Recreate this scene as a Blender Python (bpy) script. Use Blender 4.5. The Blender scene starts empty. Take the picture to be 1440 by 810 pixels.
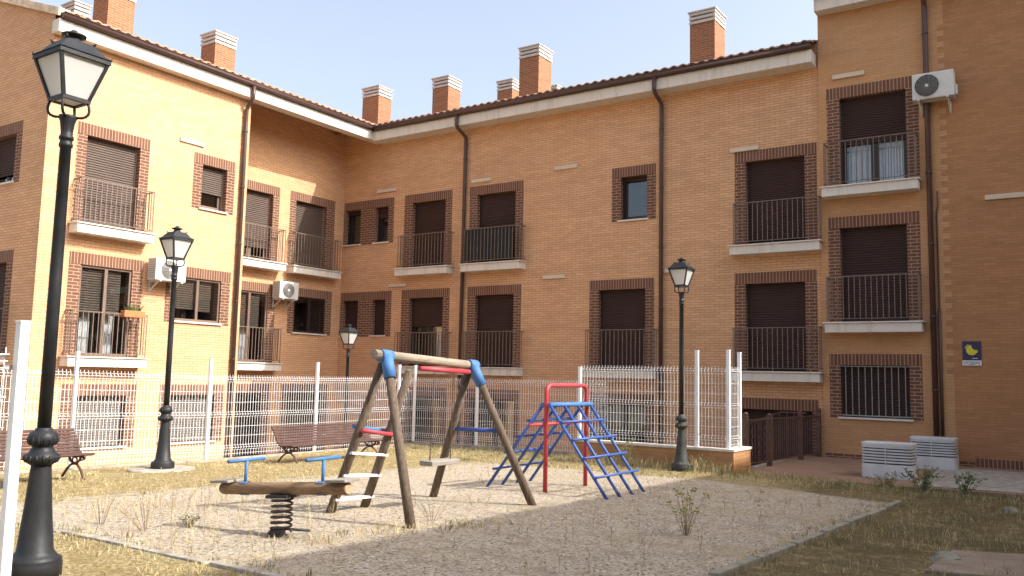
import bpy, bmesh, math, random
from mathutils import Vector, Matrix, noise
R = math.radians
random.seed(7)
scene = bpy.context.scene
COL = scene.collection

# ------------------------------------------------------------------ camera
EYE = Vector((19.629, -19.465, 0.0))
YAW, PITCH, ROLL, FPX = -0.5909, 0.1027, 0.0215, 1201.9
fw = Vector((math.sin(YAW) * math.cos(PITCH), math.cos(YAW) * math.cos(PITCH), math.sin(PITCH)))
rt = fw.cross(Vector((0, 0, 1))).normalized()
up = rt.cross(fw)
r2 = rt * math.cos(ROLL) + up * math.sin(ROLL)
u2 = up * math.cos(ROLL) - rt * math.sin(ROLL)
cam_d = bpy.data.cameras.new('camera')
cam = bpy.data.objects.new('camera', cam_d)
COL.objects.link(cam)
m = Matrix((r2, u2, -fw)).transposed().to_4x4()
m.translation = EYE
cam.matrix_world = m
cam_d.sensor_width = 36.0
cam_d.lens = 36.0 * FPX / 1440.0
cam_d.clip_start = 0.1
cam_d.clip_end = 3000
scene.camera = cam

# ------------------------------------------------------------------ sky, sun, exposure
SUN = Vector((1.16, 0.345, 1.0)).normalized()
elev = math.asin(SUN.z)
world = bpy.data.worlds.new('World')
scene.world = world
world.use_nodes = True
wn = world.node_tree
for n in list(wn.nodes):
    wn.nodes.remove(n)
sky = wn.nodes.new('ShaderNodeTexSky')
sky.sky_type = 'NISHITA'
sky.sun_disc = False
sky.sun_elevation = elev
sky.sun_rotation = math.atan2(SUN.x, SUN.y)
sky.altitude = 600
sky.air_density = 1.0
sky.dust_density = 9.0
sky.ozone_density = 1.6
bg = wn.nodes.new('ShaderNodeBackground')
bg.inputs['Strength'].default_value = 0.15
wo = wn.nodes.new('ShaderNodeOutputWorld')
hsv = wn.nodes.new('ShaderNodeHueSaturation')      # hazy, paler sky
hsv.inputs['Saturation'].default_value = 0.66
wn.links.new(sky.outputs[0], hsv.inputs['Color'])
wn.links.new(hsv.outputs[0], bg.inputs['Color'])
wn.links.new(bg.outputs[0], wo.inputs['Surface'])
sun_d = bpy.data.lights.new('sun', 'SUN')
sun_d.energy = 2.75
sun_d.angle = R(0.5)
sun_d.color = (1.0, 0.965, 0.90)
sun_o = bpy.data.objects.new('sun', sun_d)
COL.objects.link(sun_o)
sun_o.rotation_euler = SUN.to_track_quat('Z', 'Y').to_euler()
sun_o.location = (30, 10, 40)
vs = scene.view_settings
vs.view_transform = 'Standard'
vs.look = 'None'
vs.exposure = 1.32
vs.gamma = 1.0
vs.use_curve_mapping = False
scene.cycles.max_bounces = 8
scene.cycles.diffuse_bounces = 5

# ------------------------------------------------------------------ materials
MATS = {}

class NT:
    def __init__(self, name):
        self.m = bpy.data.materials.new(name)
        self.m.use_nodes = True
        self.t = self.m.node_tree
        self.b = self.t.nodes['Principled BSDF']
        MATS[name] = self.m

    def n(self, typ, **kw):
        nd = self.t.nodes.new('ShaderNode' + typ)
        for k, v in kw.items():
            setattr(nd, k, v)
        return nd

    def l(self, a, b):
        self.t.links.new(a, b)

    def math(self, op, a, b=None, c=None, clamp=False):
        nd = self.n('Math', operation=op)
        nd.use_clamp = clamp
        for i, v in enumerate((a, b, c)):
            if v is None:
                continue
            if isinstance(v, (int, float)):
                nd.inputs[i].default_value = v
            else:
                self.l(v, nd.inputs[i])
        return nd.outputs[0]

    def noise(self, vec, scale, detail=4, rough=0.6):
        nd = self.n('TexNoise')
        nd.inputs['Scale'].default_value = scale
        nd.inputs['Detail'].default_value = detail
        nd.inputs['Roughness'].default_value = rough
        if vec is not None:
            self.l(vec, nd.inputs['Vector'])
        return nd.outputs['Fac']

    def ramp(self, fac, stops):
        nd = self.n('ValToRGB')
        el = nd.color_ramp.elements
        while len(el) < len(stops):
            el.new(0.5)
        for e, (p, c) in zip(el, stops):
            e.position = p
            e.color = (c[0], c[1], c[2], 1) if not isinstance(c, (int, float)) else (c, c, c, 1)
        self.l(fac, nd.inputs[0])
        return nd.outputs['Color']

    def mix(self, fac, a, b, mode='MIX'):
        nd = self.n('Mix', data_type='RGBA', blend_type=mode)
        if isinstance(fac, (int, float)):
            nd.inputs['Factor'].default_value = fac
        else:
            self.l(fac, nd.inputs['Factor'])
        for sock, v in ((nd.inputs[6], a), (nd.inputs[7], b)):
            if isinstance(v, (tuple, list)):
                sock.default_value = (v[0], v[1], v[2], 1)
            else:
                self.l(v, sock)
        return nd.outputs[2]

    def bump(self, h, strength, dist=0.02):
        nd = self.n('Bump')
        nd.inputs['Strength'].default_value = strength
        nd.inputs['Distance'].default_value = dist
        self.l(h, nd.inputs['Height'])
        self.l(nd.outputs[0], self.b.inputs['Normal'])

    def obj(self):
        return self.n('TexCoord').outputs['Object']

    def uv(self):
        return self.n('TexCoord').outputs['UV']


def simple(name, col, rough=0.6, metal=0.0, var=0.15, scale=6.0, bump=0.0, spec=0.5):
    k = NT(name)
    o = k.obj()
    f = k.noise(o, scale, 5)
    lo = tuple(c * (1 - var) for c in col)
    hi = tuple(min(1, c * (1 + var)) for c in col)
    k.l(k.ramp(f, [(0.3, lo), (0.7, hi)]), k.b.inputs['Base Color'])
    k.b.inputs['Roughness'].default_value = rough
    k.b.inputs['Metallic'].default_value = metal
    k.b.inputs['Specular IOR Level'].default_value = spec
    if bump:
        k.bump(k.noise(o, scale * 6, 4), bump)
    return k.m


def brick(name, c1, c2, mortar, bw, bh, ms, swap=False, stain=0.16):
    k = NT(name)
    uv = k.uv()
    if swap:
        s = k.n('SeparateXYZ')
        k.l(uv, s.inputs[0])
        c = k.n('CombineXYZ')
        k.l(s.outputs[1], c.inputs[0])
        k.l(s.outputs[0], c.inputs[1])
        uv2 = c.outputs[0]
    else:
        uv2 = uv
    t = k.n('TexBrick')
    t.offset = 0.0 if swap else 0.5
    t.inputs['Color1'].default_value = (*c1, 1)
    t.inputs['Color2'].default_value = (*c2, 1)
    t.inputs['Mortar'].default_value = (*mortar, 1)
    t.inputs['Scale'].default_value = 1.0
    t.inputs['Mortar Size'].default_value = ms
    t.inputs['Mortar Smooth'].default_value = 0.2
    t.inputs['Bias'].default_value = 0.0
    t.inputs['Brick Width'].default_value = bw
    t.inputs['Row Height'].default_value = bh
    k.l(uv2, t.inputs['Vector'])
    big = k.noise(k.obj(), 0.55, 5, 0.65)
    band = k.n('Mapping')
    band.inputs['Scale'].default_value = (0.25, 2.6, 1)
    k.l(uv, band.inputs['Vector'])
    bandf = k.noise(band.outputs[0], 1.6, 3, 0.6)
    fine = k.noise(uv, 22, 3)
    mm = k.math('ADD', k.math('MULTIPLY', big, stain * 2), k.math('MULTIPLY', fine, 0.16))
    mm = k.math('ADD', mm, k.math('MULTIPLY', bandf, stain * 1.4))
    mm = k.math('ADD', mm, 1.0 - stain * 1.7 - 0.08)
    v = k.n('CombineColor')
    for i in range(3):
        k.l(mm, v.inputs[i])
    col = k.mix(1.0, t.outputs['Color'], v.outputs[0], 'MULTIPLY')
    k.l(col, k.b.inputs['Base Color'])
    k.b.inputs['Roughness'].default_value = 0.9
    k.b.inputs['Specular IOR Level'].default_value = 0.25
    h = k.math('SUBTRACT', k.math('MULTIPLY', fine, 0.3), t.outputs['Fac'])
    k.bump(h, 0.45, 0.006)
    return k.m


def wood(name, c1, c2, c3, axis_scale):
    k = NT(name)
    o = k.obj()
    mp = k.n('Mapping')
    mp.inputs['Scale'].default_value = axis_scale
    k.l(o, mp.inputs['Vector'])
    f = k.noise(mp.outputs[0], 3.0, 6, 0.7)
    g = k.noise(o, 3.0, 3)
    c = k.ramp(f, [(0.25, c1), (0.5, c2), (0.75, c3)])
    c = k.mix(k.math('MULTIPLY', g, 0.5), c, c1)
    k.l(c, k.b.inputs['Base Color'])
    k.b.inputs['Roughness'].default_value = 0.85
    k.b.inputs['Specular IOR Level'].default_value = 0.2
    k.bump(f, 0.4, 0.01)
    return k.m


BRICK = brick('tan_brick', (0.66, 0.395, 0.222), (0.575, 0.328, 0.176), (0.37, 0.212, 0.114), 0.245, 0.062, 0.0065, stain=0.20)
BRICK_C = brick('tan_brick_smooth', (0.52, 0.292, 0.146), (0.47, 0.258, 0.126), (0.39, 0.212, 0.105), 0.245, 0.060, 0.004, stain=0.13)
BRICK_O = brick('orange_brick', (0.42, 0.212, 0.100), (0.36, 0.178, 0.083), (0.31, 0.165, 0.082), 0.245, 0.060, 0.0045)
BROWN = brick('brown_brick', (0.160, 0.076, 0.050), (0.122, 0.056, 0.037), (0.37, 0.250, 0.165), 0.235, 0.074, 0.0085, stain=0.1)
SOLDIER = brick('brown_brick_upright', (0.172, 0.082, 0.054), (0.135, 0.062, 0.041), (0.37, 0.250, 0.165), 2.9, 0.074, 0.0085, swap=True, stain=0.1)
REDBRICK = brick('red_brick', (0.265, 0.122, 0.066), (0.20, 0.090, 0.049), (0.34, 0.20, 0.115), 0.245, 0.066, 0.009, stain=0.1)


def streaked(name, col, dirt, amount):
    k = NT(name)
    o = k.obj()
    mp = k.n('Mapping')
    mp.inputs['Scale'].default_value = (5.0, 5.0, 0.5)
    k.l(o, mp.inputs['Vector'])
    f = k.noise(mp.outputs[0], 1.6, 5, 0.7)
    g_ = k.noise(o, 2.2, 5, 0.7)
    fac = k.math('MULTIPLY', k.ramp(f, [(0.50, 0.0), (0.72, 1.0)]), amount)
    c = k.mix(k.math('ADD', fac, k.math('MULTIPLY', g_, amount * 0.4)), col, dirt)
    k.l(c, k.b.inputs['Base Color'])
    k.b.inputs['Roughness'].default_value = 0.8
    k.b.inputs['Specular IOR Level'].default_value = 0.2
    k.bump(k.noise(o, 18, 4), 0.08)
    return k.m


def paint(name, col, chip, amount=0.5, rough=0.45):
    k = NT(name)
    o = k.obj()
    f = k.noise(o, 9.0, 6, 0.75)
    g_ = k.noise(o, 2.5, 4, 0.6)
    c = k.mix(k.math('MULTIPLY', g_, 0.55), col, tuple(0.55 * q + 0.06 for q in col))
    c = k.mix(k.math('MULTIPLY', k.ramp(f, [(0.60, 0.0), (0.66, 1.0)]), amount), c, chip)
    k.l(c, k.b.inputs['Base Color'])
    k.l(k.math('MULTIPLY_ADD', f, 0.4, rough - 0.1), k.b.inputs['Roughness'])
    k.bump(f, 0.15, 0.004)
    return k.m


STONE = streaked('white_stone', (0.70, 0.655, 0.58), (0.34, 0.29, 0.23), 0.45)
CAPSTONE = simple('cap_stone', (0.46, 0.44, 0.41), 0.8, var=0.12, scale=4)
CREAM = simple('cream_stone', (0.58, 0.49, 0.37), 0.8, var=0.08, scale=3)
GUTTER = simple('brown_metal', (0.075, 0.038, 0.030), 0.45, var=0.15, scale=3)
CLAY = simple('clay_tile', (0.36, 0.20, 0.12), 0.85, var=0.4, scale=4, bump=0.2)
CLAY_P = simple('pale_clay_tile', (0.66, 0.52, 0.38), 0.85, var=0.3, scale=6, bump=0.2)
SHUT = simple('brown_shutter', (0.054, 0.030, 0.024), 0.6, var=0.08, scale=1.5, spec=0.2)
SHUT_G = simple('greybrown_shutter', (0.105, 0.076, 0.060), 0.6, var=0.08, scale=1.5, spec=0.2)
SHUT_P = simple('grey_shutter', (0.21, 0.19, 0.17), 0.5, var=0.08, scale=1.5)
FRAME = simple('dark_frame', (0.030, 0.018, 0.015), 0.4, var=0.1)
FRAME_T = simple('taupe_frame', (0.17, 0.115, 0.085), 0.4, var=0.1)
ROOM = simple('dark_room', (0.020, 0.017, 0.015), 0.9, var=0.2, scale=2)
CURT = simple('curtain_cloth', (0.62, 0.60, 0.62), 0.9, var=0.12, scale=5)
BLIND = simple('beige_blind', (0.42, 0.40, 0.33), 0.8, var=0.08)
RAIL = simple('railing_metal', (0.165, 0.118, 0.092), 0.5, var=0.25, scale=8)
WHITE = simple('white_paint', (0.80, 0.80, 0.79), 0.45, var=0.05, scale=4)
VENTW = simple('vent_box_white', (0.56, 0.57, 0.57), 0.55, var=0.12, scale=3)
ACW = simple('ac_white', (0.58, 0.57, 0.53), 0.5, var=0.08, scale=5)
GREY = simple('grey_plastic', (0.26, 0.25, 0.23), 0.6, var=0.1)
DARK = simple('dark_plastic', (0.020, 0.020, 0.022), 0.6, var=0.2)
IRON = simple('black_iron', (0.020, 0.021, 0.023), 0.5, var=0.35, scale=5, bump=0.12, spec=0.3)
IRON_B = simple('brown_iron', (0.10, 0.055, 0.038), 0.6, var=0.35, scale=12)
IRON_W = simple('weathered_iron', (0.036, 0.037, 0.032), 0.7, var=0.5, scale=9, bump=0.2)
BLUE = paint('blue_paint', (0.022, 0.085, 0.33), (0.055, 0.05, 0.06), 0.6)
BLUE_L = paint('bright_blue_plastic', (0.045, 0.165, 0.40), (0.12, 0.20, 0.34), 0.5, 0.6)
RED = paint('red_paint', (0.52, 0.030, 0.040), (0.22, 0.075, 0.06), 0.6)
RUNG = simple('white_rung_paint', (0.66, 0.66, 0.65), 0.5, var=0.12, scale=9)
LOGW = wood('grey_log', (0.070, 0.047, 0.032), (0.155, 0.115, 0.082), (0.25, 0.20, 0.15), (14, 14, 1.2))
LOGY = wood('grey_log_beam', (0.14, 0.105, 0.07), (0.36, 0.30, 0.23), (0.48, 0.41, 0.33), (14, 1.2, 14))
LOGX = wood('brown_log', (0.13, 0.075, 0.042), (0.29, 0.185, 0.105), (0.42, 0.29, 0.17), (1.2, 14, 14))
ENDW = simple('log_end', (0.42, 0.30, 0.17), 0.9, var=0.3, scale=14)
SLAT = wood('bench_slat', (0.055, 0.030, 0.026), (0.105, 0.060, 0.050), (0.16, 0.098, 0.082), (14, 1.2, 14))
PLANK = wood('grey_plank', (0.19, 0.165, 0.14), (0.31, 0.28, 0.24), (0.42, 0.38, 0.34), (14, 1.2, 14))
CONC = simple('concrete', (0.32, 0.285, 0.235), 0.9, var=0.4, scale=7, bump=0.2)
CONC_G = simple('mossy_concrete', (0.235, 0.215, 0.16), 0.95, var=0.3, scale=6, bump=0.3)
TERRA = simple('terracotta', (0.50, 0.15, 0.05), 0.7, var=0.12)
NAVY = simple('navy_sign', (0.016, 0.012, 0.055), 0.4, var=0.1)
YELL = simple('yellow_sign', (0.62, 0.53, 0.03), 0.4, var=0.05)
SIGNW = simple('sign_white', (0.66, 0.66, 0.66), 0.4, var=0.04)
SCREEN = simple('black_mesh_cloth', (0.012, 0.014, 0.013), 0.8, var=0.6, scale=30)
STRAW = simple('straw_grass', (0.52, 0.425, 0.225), 0.9, var=0.4, scale=5)
OLIVE = simple('olive_grass', (0.19, 0.175, 0.070), 0.9, var=0.35, scale=3)
BROWNG = simple('brown_stalk', (0.24, 0.170, 0.095), 0.9, var=0.3, scale=3)
LEAF = simple('weed_leaf', (0.085, 0.125, 0.035), 0.8, var=0.35, scale=20)
LEAF_P = simple('pale_weed', (0.27, 0.26, 0.11), 0.8, var=0.3, scale=20)
FLOWER_G = simple('yellow_green_weed', (0.33, 0.31, 0.10), 0.8, var=0.2, scale=20)


def glass_mat():
    k = NT('window_glass')
    tr = k.n('BsdfTransparent')
    tr.inputs['Color'].default_value = (0.90, 0.92, 0.92, 1)
    gl = k.n('BsdfGlossy')
    gl.inputs['Roughness'].default_value = 0.015
    gl.inputs['Color'].default_value = (0.9, 0.93, 0.95, 1)
    lw_ = k.n('LayerWeight')
    lw_.inputs['Blend'].default_value = 0.5
    rf_ = k.math('MULTIPLY_ADD', k.math('POWER', lw_.outputs['Facing'], 3.0), 0.75, 0.065, clamp=True)
    mx = k.n('MixShader')
    k.l(rf_, mx.inputs[0])
    k.l(tr.outputs[0], mx.inputs[1])
    k.l(gl.outputs[0], mx.inputs[2])
    k.l(mx.outputs[0], k.t.nodes['Material Output'].inputs['Surface'])
    return k.m


def lamp_glass():
    k = NT('frosted_lamp_glass')
    k.b.inputs['Base Color'].default_value = (0.86, 0.85, 0.82, 1)
    k.b.inputs['Roughness'].default_value = 0.4
    tl = k.n('BsdfTranslucent')
    tl.inputs['Color'].default_value = (0.86, 0.84, 0.80, 1)
    mx = k.n('MixShader')
    mx.inputs[0].default_value = 0.5
    k.l(k.b.outputs[0], mx.inputs[1])
    k.l(tl.outputs[0], mx.inputs[2])
    k.l(mx.outputs[0], k.t.nodes['Material Output'].inputs['Surface'])
    return k.m


GLASS = glass_mat()
LGLASS = lamp_glass()

# ------------------------------------------------------------------ mesh builder


class MB:
    def __init__(self):
        self.v, self.f, self.s = [], [], []

    def face(self, idx, smooth=False):
        self.f.append(tuple(idx))
        self.s.append(smooth)

    def quad(self, a, b, c, d):
        i = len(self.v)
        self.v += [tuple(a), tuple(b), tuple(c), tuple(d)]
        self.face((i, i + 1, i + 2, i + 3))

    def box(self, x0, x1, y0, y1, z0, z1):
        i = len(self.v)
        for z in (z0, z1):
            self.v += [(x0, y0, z), (x1, y0, z), (x1, y1, z), (x0, y1, z)]
        for q in ((0, 3, 2, 1), (4, 5, 6, 7), (0, 1, 5, 4), (1, 2, 6, 5), (2, 3, 7, 6), (3, 0, 4, 7)):
            self.face([i + k for k in q])

    def wbox(self, W, a0, a1, n0, n1, z0, z1):
        p, q = W(a0, n0, z0), W(a1, n1, z1)
        self.box(min(p[0], q[0]), max(p[0], q[0]), min(p[1], q[1]), max(p[1], q[1]), min(z0, z1), max(z0, z1))

    def obox(self, c, ax, ay, az):
        c, ax, ay, az = map(Vector, (c, ax, ay, az))
        i = len(self.v)
        for sz in (-1, 1):
            for sx, sy in ((-1, -1), (1, -1), (1, 1), (-1, 1)):
                self.v.append(tuple(c + sx * ax + sy * ay + sz * az))
        for q in ((0, 3, 2, 1), (4, 5, 6, 7), (0, 1, 5, 4), (1, 2, 6, 5), (2, 3, 7, 6), (3, 0, 4, 7)):
            self.face([i + k for k in q])

    def beam(self, a, b, w, h, side=None):
        a, b = Vector(a), Vector(b)
        d = (b - a)
        t = d.normalized()
        s = Vector(side) if side else Vector((0, 0, 1)).cross(t)
        if s.length < 1e-4:
            s = Vector((1, 0, 0))
        s = (s - t * s.dot(t)).normalized()
        u = t.cross(s)
        self.obox((a + b) / 2, d / 2, s * w / 2, u * h / 2)

    def tube(self, pts, r, n=8, cap=True, smooth=True):
        pts = [Vector(p) for p in pts]
        rr = r if isinstance(r, (list, tuple)) else [r] * len(pts)
        t0 = (pts[1] - pts[0]).normalized()
        ref = Vector((0, 0, 1)) if abs(t0.z) < 0.9 else Vector((1, 0, 0))
        s = t0.cross(ref).normalized()
        base = len(self.v)
        for k, p in enumerate(pts):
            if k == 0:
                t = pts[1] - pts[0]
            elif k == len(pts) - 1:
                t = pts[-1] - pts[-2]
            else:
                t = (pts[k + 1] - p).normalized() + (p - pts[k - 1]).normalized()
            t.normalize()
            s = (s - t * s.dot(t)).normalized()
            u = t.cross(s)
            for j in range(n):
                a = 2 * math.pi * (j + .5) / n
                self.v.append(tuple(p + (s * math.cos(a) + u * math.sin(a)) * rr[k]))
        for k in range(len(pts) - 1):
            for j in range(n):
                a, b = base + k * n + j, base + k * n + (j + 1) % n
                self.face((a, b, b + n, a + n), smooth)
        if cap:
            self.face([base + j for j in range(n)][::-1])
            self.face([base + (len(pts) - 1) * n + j for j in range(n)])

    def lathe(self, prof, c=(0, 0, 0), n=20, smooth=True):
        base = len(self.v)
        for r, z in prof:
            for j in range(n):
                a = 2 * math.pi * j / n
                self.v.append((c[0] + r * math.cos(a), c[1] + r * math.sin(a), c[2] + z))
        for k in range(len(prof) - 1):
            for j in range(n):
                a, b = base + k * n + j, base + k * n + (j + 1) % n
                self.face((a, b, b + n, a + n), smooth)
        self.face([base + j for j in range(n)][::-1])
        self.face([base + (len(prof) - 1) * n + j for j in range(n)])

    def frustum(self, c, a0, z0, a1, z1):
        i = len(self.v)
        for a, z in ((a0, z0), (a1, z1)):
            for sx, sy in ((-1, -1), (1, -1), (1, 1), (-1, 1)):
                self.v.append((c[0] + sx * a, c[1] + sy * a, c[2] + z))
        for q in ((0, 3, 2, 1), (4, 5, 6, 7), (0, 1, 5, 4), (1, 2, 6, 5), (2, 3, 7, 6), (3, 0, 4, 7)):
            self.face([i + k for k in q])

    def build(self, name, mat, parent=None, bevel=0.0):
        org = Vector((0, 0, 0))
        p = parent
        while p is not None:
            org = org + p.location
            p = p.parent
        me = bpy.data.meshes.new(name)
        me.from_pydata([(x - org.x, y - org.y, z - org.z) for x, y, z in self.v], [], self.f)
        me.polygons.foreach_set('use_smooth', self.s)
        bm = bmesh.new()
        bm.from_mesh(me)
        bmesh.ops.recalc_face_normals(bm, faces=bm.faces)
        if bevel:
            es = [e for e in bm.edges if len(e.link_faces) == 2 and e.calc_face_angle(0) > 0.5]
            bmesh.ops.bevel(bm, geom=es, offset=bevel, segments=2, affect='EDGES', profile=0.6)
        uvl = bm.loops.layers.uv.new('UVMap')
        for f in bm.faces:
            n = f.normal
            ax, ay, az = abs(n.x), abs(n.y), abs(n.z)
            for lp in f.loops:
                x, y, z = lp.vert.co + org
                if az >= ax and az >= ay:
                    lp[uvl].uv = (x, y)
                elif ay >= ax:
                    lp[uvl].uv = (x, z)
                else:
                    lp[uvl].uv = (y, z)
        bm.to_mesh(me)
        bm.free()
        me.materials.append(mat)
        o = bpy.data.objects.new(name, me)
        COL.objects.link(o)
        if parent is not None:
            o.parent = parent
        return o


def tag(o, label=None, cat=None, group=None, kind=None):
    for k, v in (('label', label), ('category', cat), ('group', group), ('kind', kind)):
        if v:
            o[k] = v
    return o


def thing(name, loc, label, cat, group=None):
    o = bpy.data.objects.new(name, None)
    o.empty_display_size = 0.2
    COL.objects.link(o)
    o.location = loc
    return tag(o, label, cat, group)


def copy_tree(o, parent=None):
    c = o.copy()
    COL.objects.link(c)
    if parent is not None:
        c.parent = parent
    for ch in list(o.children):
        copy_tree(ch, c)
    return c


# ------------------------------------------------------------------ ground heights
KS = 0.89                                           # size of the playground kit relative to first survey


def gp(x, y):
    return 19.629 + KS * (x - 19.629), -19.465 + KS * (y + 19.465)


def clamp(v, a=0.0, b=1.0):
    return max(a, min(b, v))


FX, FY = 6.21, -3.56                                # fence lines
WY = -4.81                                          # fence on the low wall


def zg(x, y):
    z = -1.38 + 0.0064 * (min(x, 14.4) - 13.77) - 0.018 * (y + 16.38)
    z -= 0.116 * clamp((8.4 - x) / 2.1) * clamp((-3.5 - y) / 5.3)
    z -= 0.09 * clamp((x - 14.6) / 3.0) * clamp((y + 14) / 6)
    if y < -16.4:
        z = max(z, -1.40 + 0.0064 * (min(x, 14.4) - 13.77))
    return z


PATIO = -2.9


def ground_z(x, y):
    sunk = x < FX - 0.08 or (y > FY + 0.08 and x < 11.46) or (y > -4.70 and x < 14.36)
    if sunk and y > -60 and x > -60 and y < 40:
        return PATIO
    if y > -4.3 and x >= 14.36:
        return -1.75
    return zg(x, y)


# ground sheet: fine grid near, coarse to the horizon
def lines(lo, hi, step, extra):
    a = [lo + i * step for i in range(int(round((hi - lo) / step)) + 1)]
    a += extra + [-600, -300, -150, -80, -50, -30, 45, 70, 120, 250, 600]
    return sorted(set(round(v, 4) for v in a))


gxs = lines(4, 26, 0.5, [FX - 0.09, FX - 0.07, 11.45, 11.47, 14.35, 14.37, -59.9, -60.1])
gys = lines(-24, 1, 0.5, [FY + 0.07, FY + 0.09, -4.71, -4.69, -4.31, -4.29, 39.9, 40.1, -59.9, -60.1])
g = MB()
for y in gys:
    for x in gxs:
        near = 4 < x < 26 and -24 < y < -3
        dz = 0.02 * (noise.noise((x * 0.8, y * 0.8, 0)) + 0.5 * noise.noise((x * 2.1, y * 2.1, 3))) if near and ground_z(x, y) > -2 else 0
        g.v.append((x, y, ground_z(x, y) + dz))
nx = len(gxs)
for j in range(len(gys) - 1):
    for i in range(nx - 1):
        a = j * nx + i
        g.face((a, a + 1, a + 1 + nx, a + nx), False)

SX0, SX1, SY0, SY1 = 10.40, 17.30, -15.40, -6.45


def ground_mat():
    k = NT('ground_sand_and_dry_grass')
    o = k.obj()
    s = k.n('SeparateXYZ')
    k.l(o, s.inputs[0])
    x, y, z = s.outputs
    edge = k.math('MINIMUM', k.math('MINIMUM', k.math('SUBTRACT', x, SX0), k.math('SUBTRACT', SX1, x)),
                  k.math('MINIMUM', k.math('SUBTRACT', y, SY0), k.math('SUBTRACT', SY1, y)))
    n1 = k.noise(o, 1.1, 6, 0.7)
    n3 = k.noise(o, 6.0, 4, 0.7)
    edge = k.math('ADD', edge, k.math('MULTIPLY', k.math('SUBTRACT', n3, 0.5), 0.5))
    sand = k.math('MULTIPLY_ADD', edge, 5.0, 0.5, clamp=True)
    pr = k.noise(o, 55.0, 3, 0.8)
    vo = k.n('TexVoronoi')
    vo.inputs['Scale'].default_value = 42.0
    k.l(o, vo.inputs['Vector'])
    sc = k.ramp(pr, [(0.32, (0.16, 0.122, 0.085)), (0.47, (0.39, 0.325, 0.240)), (0.68, (0.59, 0.510, 0.405))])
    vs_ = k.n('SeparateColor')
    k.l(vo.outputs['Color'], vs_.inputs[0])
    sc = k.mix(k.ramp(vs_.outputs[0], [(0.74, 0.0), (0.90, 0.85)]), sc, (0.15, 0.110, 0.075))
    sc = k.mix(k.ramp(vs_.outputs[1], [(0.82, 0.0), (0.95, 0.6)]), sc, (0.66, 0.585, 0.48))
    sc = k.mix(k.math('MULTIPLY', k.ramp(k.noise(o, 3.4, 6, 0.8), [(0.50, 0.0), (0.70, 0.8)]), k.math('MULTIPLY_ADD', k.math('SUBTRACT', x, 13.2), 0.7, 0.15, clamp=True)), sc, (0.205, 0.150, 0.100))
    patch = k.ramp(n1, [(0.50, 0.0), (0.68, 0.55)])
    sc = k.mix(patch, sc, (0.35, 0.275, 0.155))
    gn = k.noise(o, 26.0, 5, 0.75)
    gc = k.ramp(gn, [(0.34, (0.105, 0.076, 0.036)), (0.5, (0.31, 0.240, 0.112)), (0.66, (0.58, 0.48, 0.285))])
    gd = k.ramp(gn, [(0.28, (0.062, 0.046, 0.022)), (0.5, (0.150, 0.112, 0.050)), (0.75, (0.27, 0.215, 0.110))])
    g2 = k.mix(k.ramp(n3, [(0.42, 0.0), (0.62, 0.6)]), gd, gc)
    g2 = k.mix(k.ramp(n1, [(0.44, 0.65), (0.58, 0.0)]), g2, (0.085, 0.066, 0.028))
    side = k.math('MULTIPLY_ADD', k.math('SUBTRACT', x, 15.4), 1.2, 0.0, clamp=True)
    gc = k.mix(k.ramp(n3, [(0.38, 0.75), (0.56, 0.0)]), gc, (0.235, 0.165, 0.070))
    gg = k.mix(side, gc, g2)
    col = k.mix(sand, gg, sc)
    low = k.math('LESS_THAN', z, -2.2)
    col = k.mix(low, col, (0.33, 0.25, 0.18))
    k.l(col, k.b.inputs['Base Color'])
    k.b.inputs['Roughness'].default_value = 0.95
    k.b.inputs['Specular IOR Level'].default_value = 0.1
    hh = k.math('ADD', pr, k.math('MULTIPLY', gn, 0.8))
    k.bump(hh, 0.9, 0.018)
    return k.m


GROUND = ground_mat()
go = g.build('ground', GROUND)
tag(go, kind='structure')

# ------------------------------------------------------------------ facade system


def WA(u, n, z):
    return (1.33 + n, u, z)


def WA0(u, n, z):
    return (0.0 + n, u, z)


def WB(u, n, z):
    return (u, -n, z)


def WC(u, n, z):
    return (u, -0.1 - n, z)


def WD(u, n, z):
    return (u, -10.2 - n, z)


WGX = 26.75


def WW(u, n, z):
    return (WGX - n, -u, z)


def wall_grid(mb, W, u0, u1, z0, z1, holes):
    us = sorted(set([u0, u1] + [h[0] for h in holes] + [h[1] for h in holes]))
    zs = sorted(set([z0, z1] + [h[2] for h in holes] + [h[3] for h in holes]))
    us = [u for u in us if u0 <= u <= u1]
    for i in range(len(us) - 1):
        for j in range(len(zs) - 1):
            cu, cz = (us[i] + us[i + 1]) / 2, (zs[j] + zs[j + 1]) / 2
            if any(h[0] < cu < h[1] and h[2] < cz < h[3] for h in holes):
                continue
            mb.quad(W(us[i], 0, zs[j]), W(us[i + 1], 0, zs[j]), W(us[i + 1], 0, zs[j + 1]), W(us[i], 0, zs[j + 1]))


def shutter(W, a0, a1, z0, z1, n, mat, parent, n2=None):
    mb = MB()
    pitch = 0.055
    k = max(1, int(round((z1 - z0) / pitch)))
    p = (z1 - z0) / k
    for i in range(k):                              # each slat bulges outward, a groove between slats
        zb = z0 + i * p
        q = [(0.0, n - 0.014), (0.10, n - 0.003), (0.40, n + 0.002), (0.75, n - 0.003), (0.90, n - 0.014)]
        for (f0, m0), (f1, m1) in zip(q[:-1], q[1:]):
            mb.quad(W(a0, m0, zb + p * f0), W(a1, m0, zb + p * f0), W(a1, m1, zb + p * f1), W(a0, m1, zb + p * f1))
        mb.quad(W(a0, n - 0.022, zb + p * 0.9), W(a1, n - 0.022, zb + p * 0.9), W(a1, n - 0.022, zb + p), W(a0, n - 0.022, zb + p))
    mb.wbox(W, a0, a1, n - 0.03, n - 0.0225, z0, z1)
    return mb.build('shutter', mat, parent)


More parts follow.
